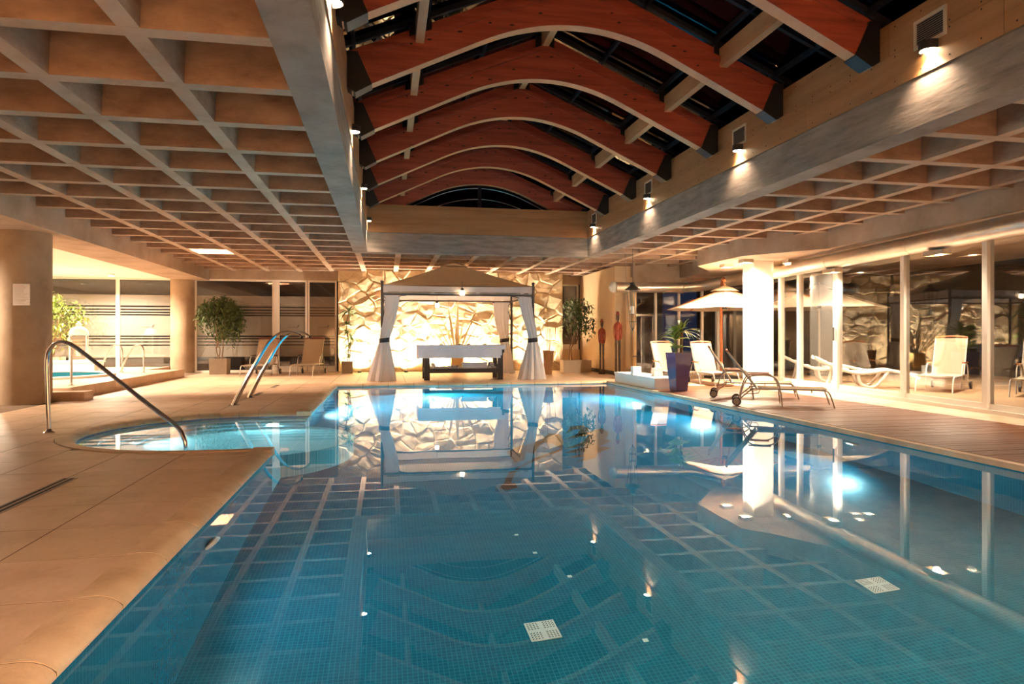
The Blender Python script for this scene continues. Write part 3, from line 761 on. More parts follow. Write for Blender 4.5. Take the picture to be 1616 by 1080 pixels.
for i, y in enumerate((6.3, 8.25, 10.9)):
    MB().box(-.16, -.09, -.05, .16, .09, .05)
    box_lamp(dline(y)-.02, y, 2.255, ('long box lamp under the duct, nearest the viewer', 'long box lamp under the duct, second from the viewer', 'long box lamp under the duct, nearest the white column')[i], PW_COLUMN*.14, sz=(.08, .17, .07))

# ------------------------------------------------------------------ back wall: glazed doors with frosted film
def glazing(name, label, x0, x1, z0, z1, doors, film_z, y=WB, marks=()):
    w_ = struct(name, label, (0, y, 0))
    for a, b in doors:            # each leaf: frame + pane + film bands
        fw = .05
        MB().box(a, -.03, z0, a+fw, .03, z1).build('stile', 'frame', w_); MB().box(b-fw, -.03, z0, b, .03, z1).build('stile', 'frame', w_)
        MB().box(a+fw, -.03, z1-fw, b-fw, .03, z1).build('top_rail', 'frame', w_)
        MB().box(a+fw, -.03, z0, b-fw, .03, z0+(.16 if b-a < 1.2 else .06)).build('bottom_rail', 'frame', w_)
        MB().box(a+fw, -.004, z0+.06, b-fw, .004, z1-fw).build('pane', 'glass', w_)
        for f0, f1 in film_z: MB().box(a+fw+.002, .0045, f0, b-fw-.002, .0065, f1).build('frosted_band', 'film', w_)
        xm = (a+b)/2
        lg = MB()
        pts = smoothpath([(xm-.13+.26*i/12, -.0055, 1.29+.018*math.sin(i*2.1)) for i in range(13)], 3); lg.tube(pts, .004, 4)
        lg.build('script_lettering', 'film_mark', w_)
        MB().extr([(xm+.12, 1.27), (xm+.17, 1.30), (xm+.2, 1.37), (xm+.15, 1.34)], 'y', -.006, -.004).build('feather_mark', 'film_mark', w_)
    return w_
FILM = [(.44, .76), (.80, .855), (.885, .94), (.98, 1.01), (1.05, 1.61), (1.65, 1.68), (1.72, 1.76), (1.80, 1.85), (1.89, 2.19)]
g1 = glazing('window_4', 'glass wall with frosted stripes behind the loungers', -5.34, -3.14, 0, 2.66, [(-5.34, -3.2)], FILM)
g2 = glazing('door_1', 'double glass door with frosted stripes beside the stone wall', -3.14, -1.40, 0, 2.66, [(-3.1, -2.28), (-2.26, -1.44)], FILM)
MB().box(-3.2, -.05, 0, -3.1, .05, 2.66).build('post', 'frame', g2)
g3 = glazing('window_5', 'glass wall with frosted stripes behind the tub', -9.8, -5.9, .0, 2.66, [(-9.9, -7.34), (-7.34, -5.86)], FILM)
g4 = glazing('window_6', 'dark window beside the stone wall', 5.35, 5.9, .62, 2.66, [(5.3, 5.93)], [])
MB().box(5.25, -.1, 0, 5.95, .1, .62).build('window_base', 'cream', g4)
MB().box(5.25, -.1, 2.66, 5.95, .1, 2.9).build('window_top', 'concrete', g4)
# stone wall: every stone its own piece
sw = struct('wall_stone', 'rough cream stone wall lit from the floor behind the gazebo', (0, 19.72, 0))
SX0, SX1, SZ1 = -1.36, 5.26, 2.95
MB().box(SX0, 0, 0, SX1, .5, SZ1).build('mortar_bed', 'stone_joint', sw)
rs = random.Random(11); seeds = []
nx, nz = 15, 9
for i in range(nx):
    for j in range(nz):
        seeds.append((SX0+(i+.5+rs.uniform(-.42, .42)+(.25 if j % 2 else -.25))*(SX1-SX0)/nx, (j+.5+rs.uniform(-.4, .4))*SZ1/nz))
for i, (sx, sz_) in enumerate(seeds):
    poly = [(SX0, .0), (SX1, .0), (SX1, SZ1), (SX0, SZ1)]
    for j, (tx, tz) in enumerate(seeds):
        if i == j or abs(tx-sx) > 1.6 or abs(tz-sz_) > 1.4: continue
        a, b = tx-sx, (tz-sz_)*1.5
        c = a*(sx+tx)/2+b*(sz_+tz)/2
        poly = clip(poly, a, b, c)
        if len(poly) < 3: break
    if len(poly) < 3 or parea(poly) < .008: continue
    cx = sum(p[0] for p in poly)/len(poly); cz = sum(p[1] for p in poly)/len(poly)
    def sh(p, k, e=0):
        dx, dz = p[0]-cx, p[1]-cz; L_ = math.hypot(dx, dz)+1e-6
        q = max(0, 1-(k/L_)); return (cx+dx*q, cz+dz*q)
    # subdivide the outline so that it can be uneven
    out = []
    for q in range(len(poly)):
        p0, p1 = poly[q], poly[(q+1) % len(poly)]
        nn = 2 if math.hypot(p1[0]-p0[0], p1[1]-p0[1]) > .18 else 1
        for e in range(nn):
            t = e/nn; jj = .010 if e else 0
            out.append((p0[0]+(p1[0]-p0[0])*t+rs.uniform(-jj, jj), p0[1]+(p1[1]-p0[1])*t+rs.uniform(-jj, jj)))
    d = rs.uniform(.02, .07); tx_, tz_ = rs.uniform(-.12, .12), rs.uniform(-.2, .2)
    n = len(out); vs = []
    for p in out: q = sh(p, .003); vs.append((q[0], .0, q[1]))
    for p in out: q = sh(p, .006); vs.append((q[0], -d*.55+rs.uniform(-.008, .008), q[1]))
    for p in out:
        q = sh(p, .03+rs.uniform(0, .03)); vs.append((q[0], min(-.012, -d+(q[0]-cx)*tx_+(q[1]-cz)*tz_+rs.uniform(-.014, .014)), q[1]))
    vs.append((cx+rs.uniform(-.03, .03), -d-rs.uniform(-.005, .02), cz+rs.uniform(-.03, .03)))
    fs = []
    for r in range(2):
        for q in range(n): fs.append((r*n+q, r*n+(q+1) % n, (r+1)*n+(q+1) % n, (r+1)*n+q))
    for q in range(n): fs.append((2*n+q, 2*n+(q+1) % n, 3*n))
    MB().add(vs, fs).build('stone', 'stone', sw)
# remaining enclosure, out of the picture or unlit beyond the glass
MB().box(-10.8, YN-.2, -.3, 9.7, YN, 3.5).build('wall_front', 'cream')['kind'] = 'structure'
MB().box(-10.8, YN, -.3, -10.6, WB+.3, 3.0).build('wall_alcove', 'white_plaster')['kind'] = 'structure'
MB().box(-10.6, 7.9, 0, -5.9, 8.0, 2.7).build('wall_partition', 'white_plaster')['kind'] = 'structure'
MB().box(-10.8, WB+2.2, -.3, 9.7, WB+2.4, 3.4).build('wall_back', 'hedge')['kind'] = 'structure'
for n_ in ('wall_front', 'wall_alcove', 'wall_partition', 'wall_back'): bpy.data.objects[n_]['label'] = 'plain enclosing wall of the pool hall'

# uplights in front of the stone wall
for i, x in enumerate((-.75, .55, 1.55, 2.55, 4.4)):
    t = thing('floor_uplight', 'small black floor uplight before the stone wall, %s from the glass doors' % ('first', 'second', 'third', 'fourth', 'fifth')[i], 'lamp', (x, 19.33, 0), group='floor uplights at the stone wall')
    MB().lathe([(.05, 0), (.05, .05), (.042, .055), (.042, .045)], n=16).build('housing', 'blackmetal', t, True)
    MB().lathe([(.04, .045), (.001, .048)], n=16, cap=False).build('lens', 'lens', t)
    light('SPOT', (0, 0, .06), PW_STONE*(1 if 0 < i < 4 else .8), WHITEW, t, (0, .32, 1), .05, 140, .8)

# ------------------------------------------------------------------ gazebo
GX0, GX1, GY0, GY1 = -.10, 3.42, 15.5, 18.3
gz = thing('gazebo', 'canvas roofed garden gazebo with dark posts at the pool end', 'gazebo', (GX0, GY0, 0))
GW, GD = GX1-GX0, GY1-GY0
for (x, y) in ((0, 0), (GW, 0), (0, GD), (GW, GD)):
    p = MB().tube([(x, y, 0), (x, y, 2.22)], .033, 12).build('post', 'greymetal', gz, True)
    MB().lathe([(.02, 2.22), (.04, 2.225), (.02, 2.24), (.03, 2.25), (.042, 2.275), (.03, 2.30), (.001, 2.31)], x, y, 12).build('finial', 'greymetal', p, True)
    MB().lathe([(.06, 0), (.06, .015), (.04, .03)], x, y, 12).build('base_plate', 'greymetal', p, True)
for (a, b) in (((0, 0), (GW, 0)), ((0, GD), (GW, GD)), ((0, 0), (0, GD)), ((GW, 0), (GW, GD))):
    MB().tube([(a[0], a[1], 1.99), (b[0], b[1], 1.99)], .022, 8).build('rail', 'greymetal', gz, True)
    MB().tube([(a[0], a[1], 2.195), (b[0], b[1], 2.195)], .008, 8).build('rail', 'greymetal', gz, True)
for sx, x in ((1, 0), (-1, GW)):
    for y in (0, GD):
        arcp = [(x+sx*.06+sx*.52*math.sin(a), y, 1.50+.47*(1-math.cos(PI/2-a))*0+.47*math.sin(PI/2*(a/(PI/2)))) for a in [PI/2*i/10 for i in range(11)]]
        arcp = [(x+sx*(.04+.5*(1-math.cos(PI/2*i/10))), y, 1.5+.47*math.sin(PI/2*i/10)) for i in range(11)]
        MB().tube(arcp, .011, 6).build('brace', 'greymetal', gz, True)
        MB().tube([(x, y, 1.80), (x+sx*.13, y, 1.90)], .008, 6).build('brace_tie', 'greymetal', gz)
        MB().tube([(x+sx*.02, y, 1.97), (x+sx*.11, y, 1.86)], .008, 6).build('brace_tie', 'greymetal', gz)
# canopy: hipped cloth with a small top tier, and hanging valance
def canopy(x0, y0, x1, y1, ze, zt, inset, sag, n=14):
    mb = MB(); cx, cy_ = (x0+x1)/2, (y0+y1)/2; vs = []; fs = []; ring_n = 4*n; rows = 9
    for r in range(rows+1):
        t = r/rows; k = 1-t*(1-inset)
        for s_ in range(4):
            c = [(x0, y0), (x1, y0), (x1, y1), (x0, y1)]; a, b = c[s_], c[(s_+1) % 4]
            for i in range(n):
                u = i/n; px, py = a[0]+(b[0]-a[0])*u, a[1]+(b[1]-a[1])*u
                z = ze+(zt-ze)*t-sag*math.sin(PI*t)*(.6+.4*math.sin(PI*u))
                if r == 0: z -= .025*math.sin(PI*u)
                vs.append((cx+(px-cx)*k, cy_+(py-cy_)*k, z))
    for r in range(rows):
        for i in range(ring_n): fs.append((r*ring_n+i, r*ring_n+(i+1) % ring_n, (r+1)*ring_n+(i+1) % ring_n, (r+1)*ring_n+i))
    return mb.add(vs, fs)
cn = canopy(-.0, -.02, GW+.0, GD+.02, 2.20, 2.78, .14, .03).build('canopy', 'canvas', gz, True)
canopy(GW/2-.34, GD/2-.28, GW/2+.34, GD/2+.28, 2.77, 2.88, .02, .0, 8).build('top_tier', 'canvas', cn, True)
MB().tube([(GW/2, -.01, 2.185), (GW/2, GD*.12, 2.29), (GW/2, GD*.25, 2.425), (GW/2, GD*.43, 2.775)], .009, 6).build('seam', 'canvas', cn, True)
MB().tube([(.12, -.005, 2.033), (GW*.5, -.005, 2.028), (GW-.12, -.005, 2.033)], .024, 8).build('rolled_net', 'pot_taupe', gz, True)
for (a, b) in (((0, 0), (GW, 0)), ((GW, 0), (GW, GD)), ((GW, GD), (0, GD)), ((0, GD), (0, 0))):
    mb = MB(); n = 60; vs = []
    for r in range(4):
        for i in range(n+1):
            u = i/n; x, y = a[0]+(b[0]-a[0])*u, a[1]+(b[1]-a[1])*u
            off = .012*r/3*math.sin(i*1.05)+.008*math.sin(i*.37)*r/3
            nx_, ny_ = -(b[1]-a[1]), (b[0]-a[0]); L_ = math.hypot(nx_, ny_)
            vs.append((x-nx_/L_*(.012+off), y-ny_/L_*(.012+off), 2.20-.025*math.sin(PI*u)-.17*r/3))
    mb.add(vs, [(r*(n+1)+i, r*(n+1)+i+1, (r+1)*(n+1)+i+1, (r+1)*(n+1)+i) for r in range(3) for i in range(n)])
    mb.build('valance', 'valance', cn, True)
# gathered curtains: sections (centre x, centre y, half width, half depth, z)
def curtain(label, sections, tie_z, group):
    x0, y0 = sections[-1][0], sections[-1][1]
    t = thing('curtain', label, 'curtain', (x0, y0, 0), group=group)
    S_ = smoothpath([(s[0]-x0, s[1]-y0, s[4]) for s in sections], 5)
    W = smoothpath([(s[2], s[3], 0) for s in sections], 5)
    n = 56; vs = []; fs = []
    for i, (c, w_) in enumerate(zip(S_, W)):
        for k in range(n):
            a = 2*PI*k/n; f = 1+.13*math.sin(9*a+.8*math.sin(i*.15))+.06*math.sin(17*a)
            vs.append((c.x+w_.x*math.cos(a)*f, c.y+w_.y*math.sin(a)*f, c.z))
    m_ = len(S_)
    for i in range(m_-1):
        for k in range(n): fs.append((i*n+k, i*n+(k+1) % n, (i+1)*n+(k+1) % n, (i+1)*n+k))
    MB().add(vs, fs).build('cloth', 'sheer', t, True)
    j = min(range(m_), key=lambda i: abs(S_[i].z-tie_z)); c, w_ = S_[j], W[j]
    mb = MB(); n = 28; vs = []; fs = []
    for z, k_ in ((-.05, 1.16), (-.045, 1.2), (.045, 1.2), (.05, 1.16)):
        for k in range(n): vs.append((c.x+w_.x*k_*math.cos(2*PI*k/n), c.y+w_.y*k_*math.sin(2*PI*k/n), c.z+z+.12*w_.x*math.cos(2*PI*k/n)))
    for r in range(3):
        for k in range(n): fs.append((r*n+k, r*n+(k+1) % n, (r+1)*n+(k+1) % n, (r+1)*n+k))
    mb.add(vs, fs).build('tie_band', 'ribbon', t, True)
    return t
curtain('white gathered curtain with dark tie at the front post near the loungers side', [(.13, 15.5, .15, .035, 1.96), (.08, 15.5, .13, .05, 1.55), (.0, 15.5, .12, .07, 1.2), (-.05, 15.5, .10, .075, .94), (-.07, 15.5, .17, .11, .6), (-.09, 15.5, .25, .15, .25), (-.1, 15.5, .30, .17, .01)], .94, 'gazebo curtains')
curtain('white gathered curtain with dark tie at the front post near the clay pot', [(3.22, 15.5, .15, .035, 1.96), (3.29, 15.5, .13, .05, 1.55), (3.37, 15.5, .11, .07, 1.2), (3.41, 15.5, .105, .075, .94), (3.41, 15.5, .18, .11, .6), (3.41, 15.5, .26, .15, .25), (3.40, 15.5, .31, .17, .01)], .94, 'gazebo curtains')
curtain('white gathered curtain at the back post behind the massage table', [(3.13, 18.3, .20, .04, 1.97), (3.14, 18.3, .18, .05, 1.5), (3.18, 18.3, .14, .07, 1.15), (3.22, 18.3, .11, .075, .92), (3.27, 18.3, .14, .1, .6), (3.3, 18.3, .16, .12, .25), (3.33, 18.3, .18, .13, .01)], .92, 'gazebo curtains')
# hanging lanterns in the gazebo
def small_lantern(x, y, z, label):
    t = thing('hanging_lantern', label, 'lantern', (x, y, z), group='gazebo lanterns')
    MB().tube([(0, 0, .12), (0, 0, .30)], .004, 6).build('cord', 'blackmetal', t)
    MB().lathe([(.012, .13), (.03, .115), (.05, .075), (.055, .07)], n=6).build('cap', 'blackmetal', t)
    MB().lathe([(.05, .07), (.055, -.03), (.035, -.05)], n=6).build('glass', 'glow', t)
    MB().lathe([(.06, -.05), (.06, -.06)], n=6).build('base', 'blackmetal', t)
small_lantern(1.72, 15.40, 2.02, 'small white lantern hanging at the front edge of the gazebo')
small_lantern(1.35, 18.25, 1.86, 'small white lantern hanging at the back of the gazebo')

# ------------------------------------------------------------------ massage table and what lies on it
mt = thing('massage_table', 'dark wooden massage table under the gazebo', 'table', (.86, 15.65, 0))
TL, TD = 1.86, .8
for x in (0, TL-.13):
    for y in (0, TD-.1):
        MB().box(x, y, 0, x+.13, y+.1, .64).build('leg', 'darkwood', mt)
for y in (.0, TD-.07): MB().box(.13, y, .17, TL-.13, y+.06, .27).build('side_rail', 'darkwood', mt)
for x in (.02, TL-.1): MB().box(x, .1, .17, x+.06, TD-.1, .27).build('end_rail', 'darkwood', mt)
MB().box(.03, .06, .20, TL-.03, TD-.07, .225).build('lower_shelf', 'darkwood', mt)
MB().box(-.03, -.02, .64, TL+.03, TD+.02, .72).build('top_frame', 'darkwood', mt)
tc = thing('table_cover', 'white towelling cover draped over the massage table', 'cover', (.86, 15.65, .72))
mb = MB(); mb.box(-.12, -.06, .0, TL+.06, TD+.06, .10); mb.build('pad', 'linen', tc)
MB().box(-.13, -.07, -.14, TL-.04, -.06, .102).build('front_drop', 'linen', tc)
MB().box(-.135, -.072, -.20, TL-.07, -.06, -.14).build('hem', 'linen', tc)
MB().box(-.14, -.06, -.22, -.12, TD+.06, .1).build('end_drop', 'linen', tc)
for i, x in enumerate((.42, .86, 1.06, 1.45)):
    t = MB().lathe([(.03, 0), (.055, .008), (.05, .02), (.02, .026)], n=14).build('massage_stone', 'darkwood', smooth=True); t.location = (.86+x, 15.85, .822)
    tag(t, ('dark massage stone on the white table cover, first from the loungers side', 'dark massage stone on the white table cover, second', 'dark massage stone on the white table cover, third', 'dark massage stone on the white table cover, nearest the back curtain')[i], 'stone', 'massage stones')
def rolled_towel(x, y, z, L, r, label, rz=0):
    t = thing('rolled_towel', label, 'towel', (x, y, z), rz, 'rolled towels')
    sp = []
    mb = MB(); prof = [(0, r*math.cos(a), r+r*math.sin(a)) for a in [2*PI*i/16 for i in range(16)]]
    mb.tube([(0, 0, r), (0, L*.03, r), (0, L*.97, r), (0, L, r)], [r*.9, r, r, r*.9], 16).build('roll', 'linen', t, True)
    sp = [(r*.8*(1-i/26)*math.cos(i*.62), -.002, r+r*.8*(1-i/26)*math.sin(i*.62)) for i in range(24)]
    MB().tube(sp, .004, 4).build('spiral_edge', 'pot_cream', t)
for i, (x, z, r) in enumerate(((1.04, .226, .045), (1.135, .226, .045), (1.09, .305, .044), (1.57, .226, .06), (1.685, .226, .052), (2.42, .226, .05), (2.525, .226, .05), (2.475, .315, .048))):
    rolled_towel(x, 15.74, z, .4, r, ['rolled white towel at the near leg of the massage table, outer one', 'rolled white towel at the near leg of the massage table, inner one', 'rolled white towel on top of the pair near the loungers side', 'larger rolled white towel at the middle of the lower shelf', 'smaller rolled white towel at the middle of the lower shelf', 'rolled white towel by the far leg, lower one', 'rolled white towel by the far leg, lowest at the end', 'rolled white towel by the far leg, on top'][i])
b = MB(); b.box(0, 0, 0, .58, .3, .16); t = thing('towel_box', 'flat white towel box on the lower table shelf', 'box', (1.78, 15.80, .226)); b.build('box_body', 'linen', t); MB().box(-.01, -.01, .15, .59, .31, .175).build('box_lid', 'linen', t)
b = thing('folded_towels', 'low white row of folded towels on the lower table shelf', 'towel', (1.19, 15.80, .226))
for i in range(3): MB().box(.0, 0, .03*i, .32, .28, .03*i+.027).build('fold', 'linen', b)

# ------------------------------------------------------------------ plants
def leaf_mesh(mb, p, d, up, L, w_, bend=.2, mi=0, seg=2):
    d = d.normalized(); s_ = d.cross(up)
    if s_.length < 1e-3: s_ = d.cross(Vector((1, 0, 0)))
    s_.normalize(); u = s_.cross(d).normalized()
    pts = []
    prof = [0.12, 1.0, .75, 0.02] if seg == 3 else [.1, 1.0, .03]
    n = len(prof)
    vs = []
    for i, k in enumerate(prof):
        t = i/(n-1); c = p+d*L*t-Vector((0, 0, 1))*bend*L*t*t
        vs += [c-s_*w_*k/2+u*w_*.12*k, c-u*0, c+s_*w_*k/2+u*w_*.12*k]
    fs = []
    for i in range(n-1):
        for k in range(2): fs.append((i*3+k, i*3+k+1, i*3+k+4, i*3+k+3))
    mb.add(vs, fs, mi)
def box_pot(name, m, parent, w_, h, taper=.9, w2=None):
    w2 = w2 or w_
    a, b = w_/2*taper, w2/2*taper
    A, B = w_/2, w2/2
    mb = MB()
    def rg(a, b, z): return [(-a, -b, z), (a, -b, z), (a, b, z), (-a, b, z)]
    vs = rg(a, b, 0)+rg(A, B, h)+rg(A-.02, B-.02, h)+rg(A-.02, B-.02, h-.04)
    fs = [(3, 2, 1, 0)]
    for r in range(3):
        for k in range(4): fs.append((r*4+k, r*4+(k+1) % 4, (r+1)*4+(k+1) % 4, (r+1)*4+k))
    fs.append((12, 13, 14, 15))
    mb.add(vs, fs); mb.m[-1] = 1
    return mb.build(name, [m, 'soil'], parent)
def ficus(label, loc, pot, ph, pw, top, rad, base, nleaf, seed, m='leaf', L=.085, stems=3, pw2=None):
    t = thing('potted_tree', label, 'potted plant', loc)
    box_pot('planter', pot, t, pw, ph, .94, pw2)
    r = random.Random(seed); mb = MB(); tk = MB()
    c = Vector((rad[3] if len(rad) > 3 else 0, 0, (top+base)/2)); hz = (top-base)/2
    tips = []
    for s_ in range(stems):
        a = 2*PI*s_/stems+r.uniform(-.4, .4)
        p = smoothpath([(.05*math.cos(a), .05*math.sin(a), ph-.04), (.09*math.cos(a+1), .09*math.sin(a+1), ph+.35*(base-ph)+.2), (c.x*.6+.1*math.cos(a), .1*math.sin(a), base+.3*hz), (c.x+.2*rad[0]*math.cos(a), .2*rad[1]*math.sin(a), c.z+.4*hz)], 5)
        tk.tube(p, [.018-.011*i/len(p) for i in range(len(p))], 6)
        for k in range(7):
            q = p[int(len(p)*(.4+.08*k)) if int(len(p)*(.4+.08*k)) < len(p) else -1]
            th, ph_ = r.uniform(0, 2*PI), r.uniform(-.5, 1.2)
            e = Vector((c.x+rad[0]*.75*math.cos(th)*math.cos(ph_), rad[1]*.75*math.sin(th)*math.cos(ph_), c.z+hz*.75*math.sin(ph_)))
            tk.tube(smoothpath([q, q.lerp(e, .5)+Vector((0, 0, .06)), e], 3), [.007, .006, .006, .005, .005, .004, .003], 5)
            tips.append(e)
    tk.build('trunk', 'trunk', t, True)
    for k in range(nleaf):
        tp = r.choice(tips)
        q = tp+Vector((r.gauss(0, rad[0]*.30), r.gauss(0, rad[1]*.30), r.gauss(0, hz*.22)))
        e = ((q.x-c.x)/rad[0])**2+(q.y/rad[1])**2+((q.z-c.z)/hz)**2
        if e > 1.1: continue
        d = Vector((r.uniform(-1, 1), r.uniform(-1, 1), r.uniform(-.9, .35)))
        leaf_mesh(mb, q, d, Vector((0, 0, 1)), L*r.uniform(.7, 1.25), L*.5, .3)
    tag(mb.build('foliage', m, t), kind='stuff')
    return t
ficus('bushy weeping fig in a square taupe planter before the frosted glass', (-4.46, 19.35, 0), 'pot_taupe', .42, .46, 2.17, (.62, .55, .55), .62, 3400, 1, L=.10)
ficus('open weeping fig in a cream planter beside the stone wall', (5.12, 18.3, 0), 'pot_cream', .36, .52, 2.16, (.55, .45, .5, .18), .75, 1300, 5, L=.10, pw2=.4, stems=2)
ficus('branching fig tree in a planter behind the tub bench', (-8.75, 19.7, .18), 'pot_cream', .3, .5, 2.0, (.72, .5, .5, .15), .35, 1500, 9, m='leaf_bright', L=.11)
pl = thing('low_planter', 'wide cream planter beside the open weeping fig', 'planter', (5.60, 18.6, 0)); box_pot('planter_box', 'pot_cream', pl, .36, .34, .97)
def strap_plant(t, base, n, L, w_, m, spread, r, bend=.6, name='leaf'):
    for k in range(n):
        a = 2*PI*k/n+r.uniform(-.3, .3); el = r.uniform(*spread)
        d = Vector((math.cos(a)*math.cos(el), math.sin(a)*math.cos(el), math.sin(el)))
        mb = MB(); leaf_long(mb, Vector(base), d, L*r.uniform(.75, 1.15), w_, bend); mb.build(name, m, t, True)
def leaf_long(mb, p, d, L, w_, bend):
    s_ = d.cross(Vector((0, 0, 1)))
    if s_.length < 1e-3: s_ = Vector((1, 0, 0))
    s_.normalize(); n = 6; vs = []
    for i in range(n+1):
        t = i/n; c = p+d*L*t-Vector((0, 0, 1))*bend*L*t*t
        k = (.55+.9*t-1.45*t*t)*1.0 if t < .999 else .0
        k = max(.03, min(1, .5+1.6*t) if t < .4 else (1-t)/.6*1.0)
        vs += [c-s_*w_*k/2+Vector((0, 0, .2*w_*k)), c, c+s_*w_*k/2+Vector((0, 0, .2*w_*k))]
    mb.add(vs, [(i*3+k, i*3+k+1, i*3+k+4, i*3+k+3) for i in range(n) for k in range(2)])
r5 = random.Random(21)
dp = thing('dracaena', 'slim dracaena with tufted leaves in a taupe cube pot by the stone wall', 'potted plant', (-1.07, 19.15, 0))
box_pot('planter', 'pot_taupe', dp, .30, .33, .96)
MB().tube(smoothpath([(0, 0, .3), (.03, 0, .8), (-.03, .02, 1.3), (.04, 0, 1.75)], 5), .016, 6).build('stem', 'trunk', dp, True)
MB().tube(smoothpath([(.05, .03, .3), (.08, .03, .7), (.1, .03, 1.05)], 5), .014, 6).build('stem', 'trunk', dp, True)
for (b, n, L) in (((.04, 0, 1.72), 13, .38), ((.0, 0, 1.35), 12, .36), ((-.02, 0, 1.1), 9, .32), ((.1, .03, 1.0), 11, .34), ((.03, 0, .75), 9, .32), ((.04, 0, .42), 12, .34)):
    strap_plant(dp, b, n+4, L*1.1, .06, 'leaf_bright' if b[2] < 1.2 else 'leaf', (-.1, 1.15), r5, .55)
ag = thing('agave', 'pale golden agave fanning up against the stone wall behind the gazebo', 'potted plant', (2.0, 19.35, 0))
box_pot('planter', 'amber', ag, .36, .5, .95)
for k in range(13):
    a = -1.05+2.1*k/12
    mb = MB(); leaf_long(mb, Vector((.02*k-.12, 0, .46)), Vector((math.sin(a), r5.uniform(-.22, .08), math.cos(a))), r5.uniform(1.3, 1.65), .13, .0); mb.build('leaf', 'leaf_pale', ag, True)
sp = thing('tall_clay_pot', 'tall brown clay pot with bare sticks and a small pale flower', 'pot', (4.30, 17.6, 0))
MB().lathe([(.09, 0), (.10, .02), (.15, .62), (.155, .64), (.14, .64), (.13, .58)], n=20).build('pot', 'terracotta', sp, True)
for k, (dx, h) in enumerate(((-.08, 1.35), (-.02, 1.5), (.06, 1.25), (.1, 1.1))): MB().tube([(dx*.3, 0, .55), (dx, .02*k, h)], .008, 6).build('stick', 'orangewood', sp)
for k in range(7):
    mb = MB(); leaf_long(mb, Vector((-.02, .02, 1.5)), Vector((math.cos(k*.9), math.sin(k*.9), .6)), .14, .05, .3); mb.build('flower_leaf', 'leaf_pale', sp, True)
# blue glazed pot with two plants
bp_ = thing('blue_pot_plant', 'tall tapered blue glazed pot with broad and strap leaves at the pool edge', 'potted plant', (5.43, 11.85, 0), .12)
def taper_pot(a, A, h):
    mb = MB(); vs = []
    for (q, z) in ((a, 0), (a*1.02, .01), (A, h-.03), (A*1.02, h), (A*.9, h), (A*.88, h-.05)): vs += [(-q, -q, z), (q, -q, z), (q, q, z), (-q, q, z)]
    fs = [(3, 2, 1, 0)]
    for r_ in range(5):
        for k in range(4): fs.append((r_*4+k, r_*4+(k+1) % 4, (r_+1)*4+(k+1) % 4, (r_+1)*4+k))
    fs.append((20, 21, 22, 23)); mb.add(vs, fs); mb.m[-1] = 1
    return mb
taper_pot(.115, .175, .72).build('pot', ['pot_blue', 'soil'], bp_)
MB().tube(smoothpath([(-.05, 0, .66), (-.07, 0, .95), (-.05, 0, 1.15)], 4), .014, 6).build('stem', 'leaf_bright', bp_, True)
MB().tube(smoothpath([(.07, .02, .66), (.075, .02, .95), (.08, .02, 1.12)], 4), .03, 8).build('stem', 'trunk', bp_, True)
rb = random.Random(4)
for (z, n, L) in ((.78, 7, .28), (.95, 6, .26), (1.1, 8, .24)):
    for k in range(n):
        a = 2*PI*k/n+rb.uniform(-.3, .3); el = rb.uniform(.35, 1.15)
        mb = MB(); leaf_mesh(mb, Vector((-.06, 0, z)), Vector((math.cos(a)*math.cos(el), math.sin(a)*math.cos(el), math.sin(el))), Vector((0, 0, 1)), L*1.25, .17, .3, seg=3); mb.build('broad_leaf', 'leaf_bright', bp_, True)
for k in range(34):
    a = 2*PI*k/34*3.1+rb.uniform(-.2, .2); el = rb.uniform(-.05, 1.4)
    mb = MB(); leaf_long(mb, Vector((.08, .02, 1.10)), Vector((math.cos(a)*math.cos(el), math.sin(a)*math.cos(el), math.sin(el))), rb.uniform(.42, .64), .036, .55); mb.build('strap_leaf', 'leaf_bright' if k % 3 else 'leaf', bp_, True)

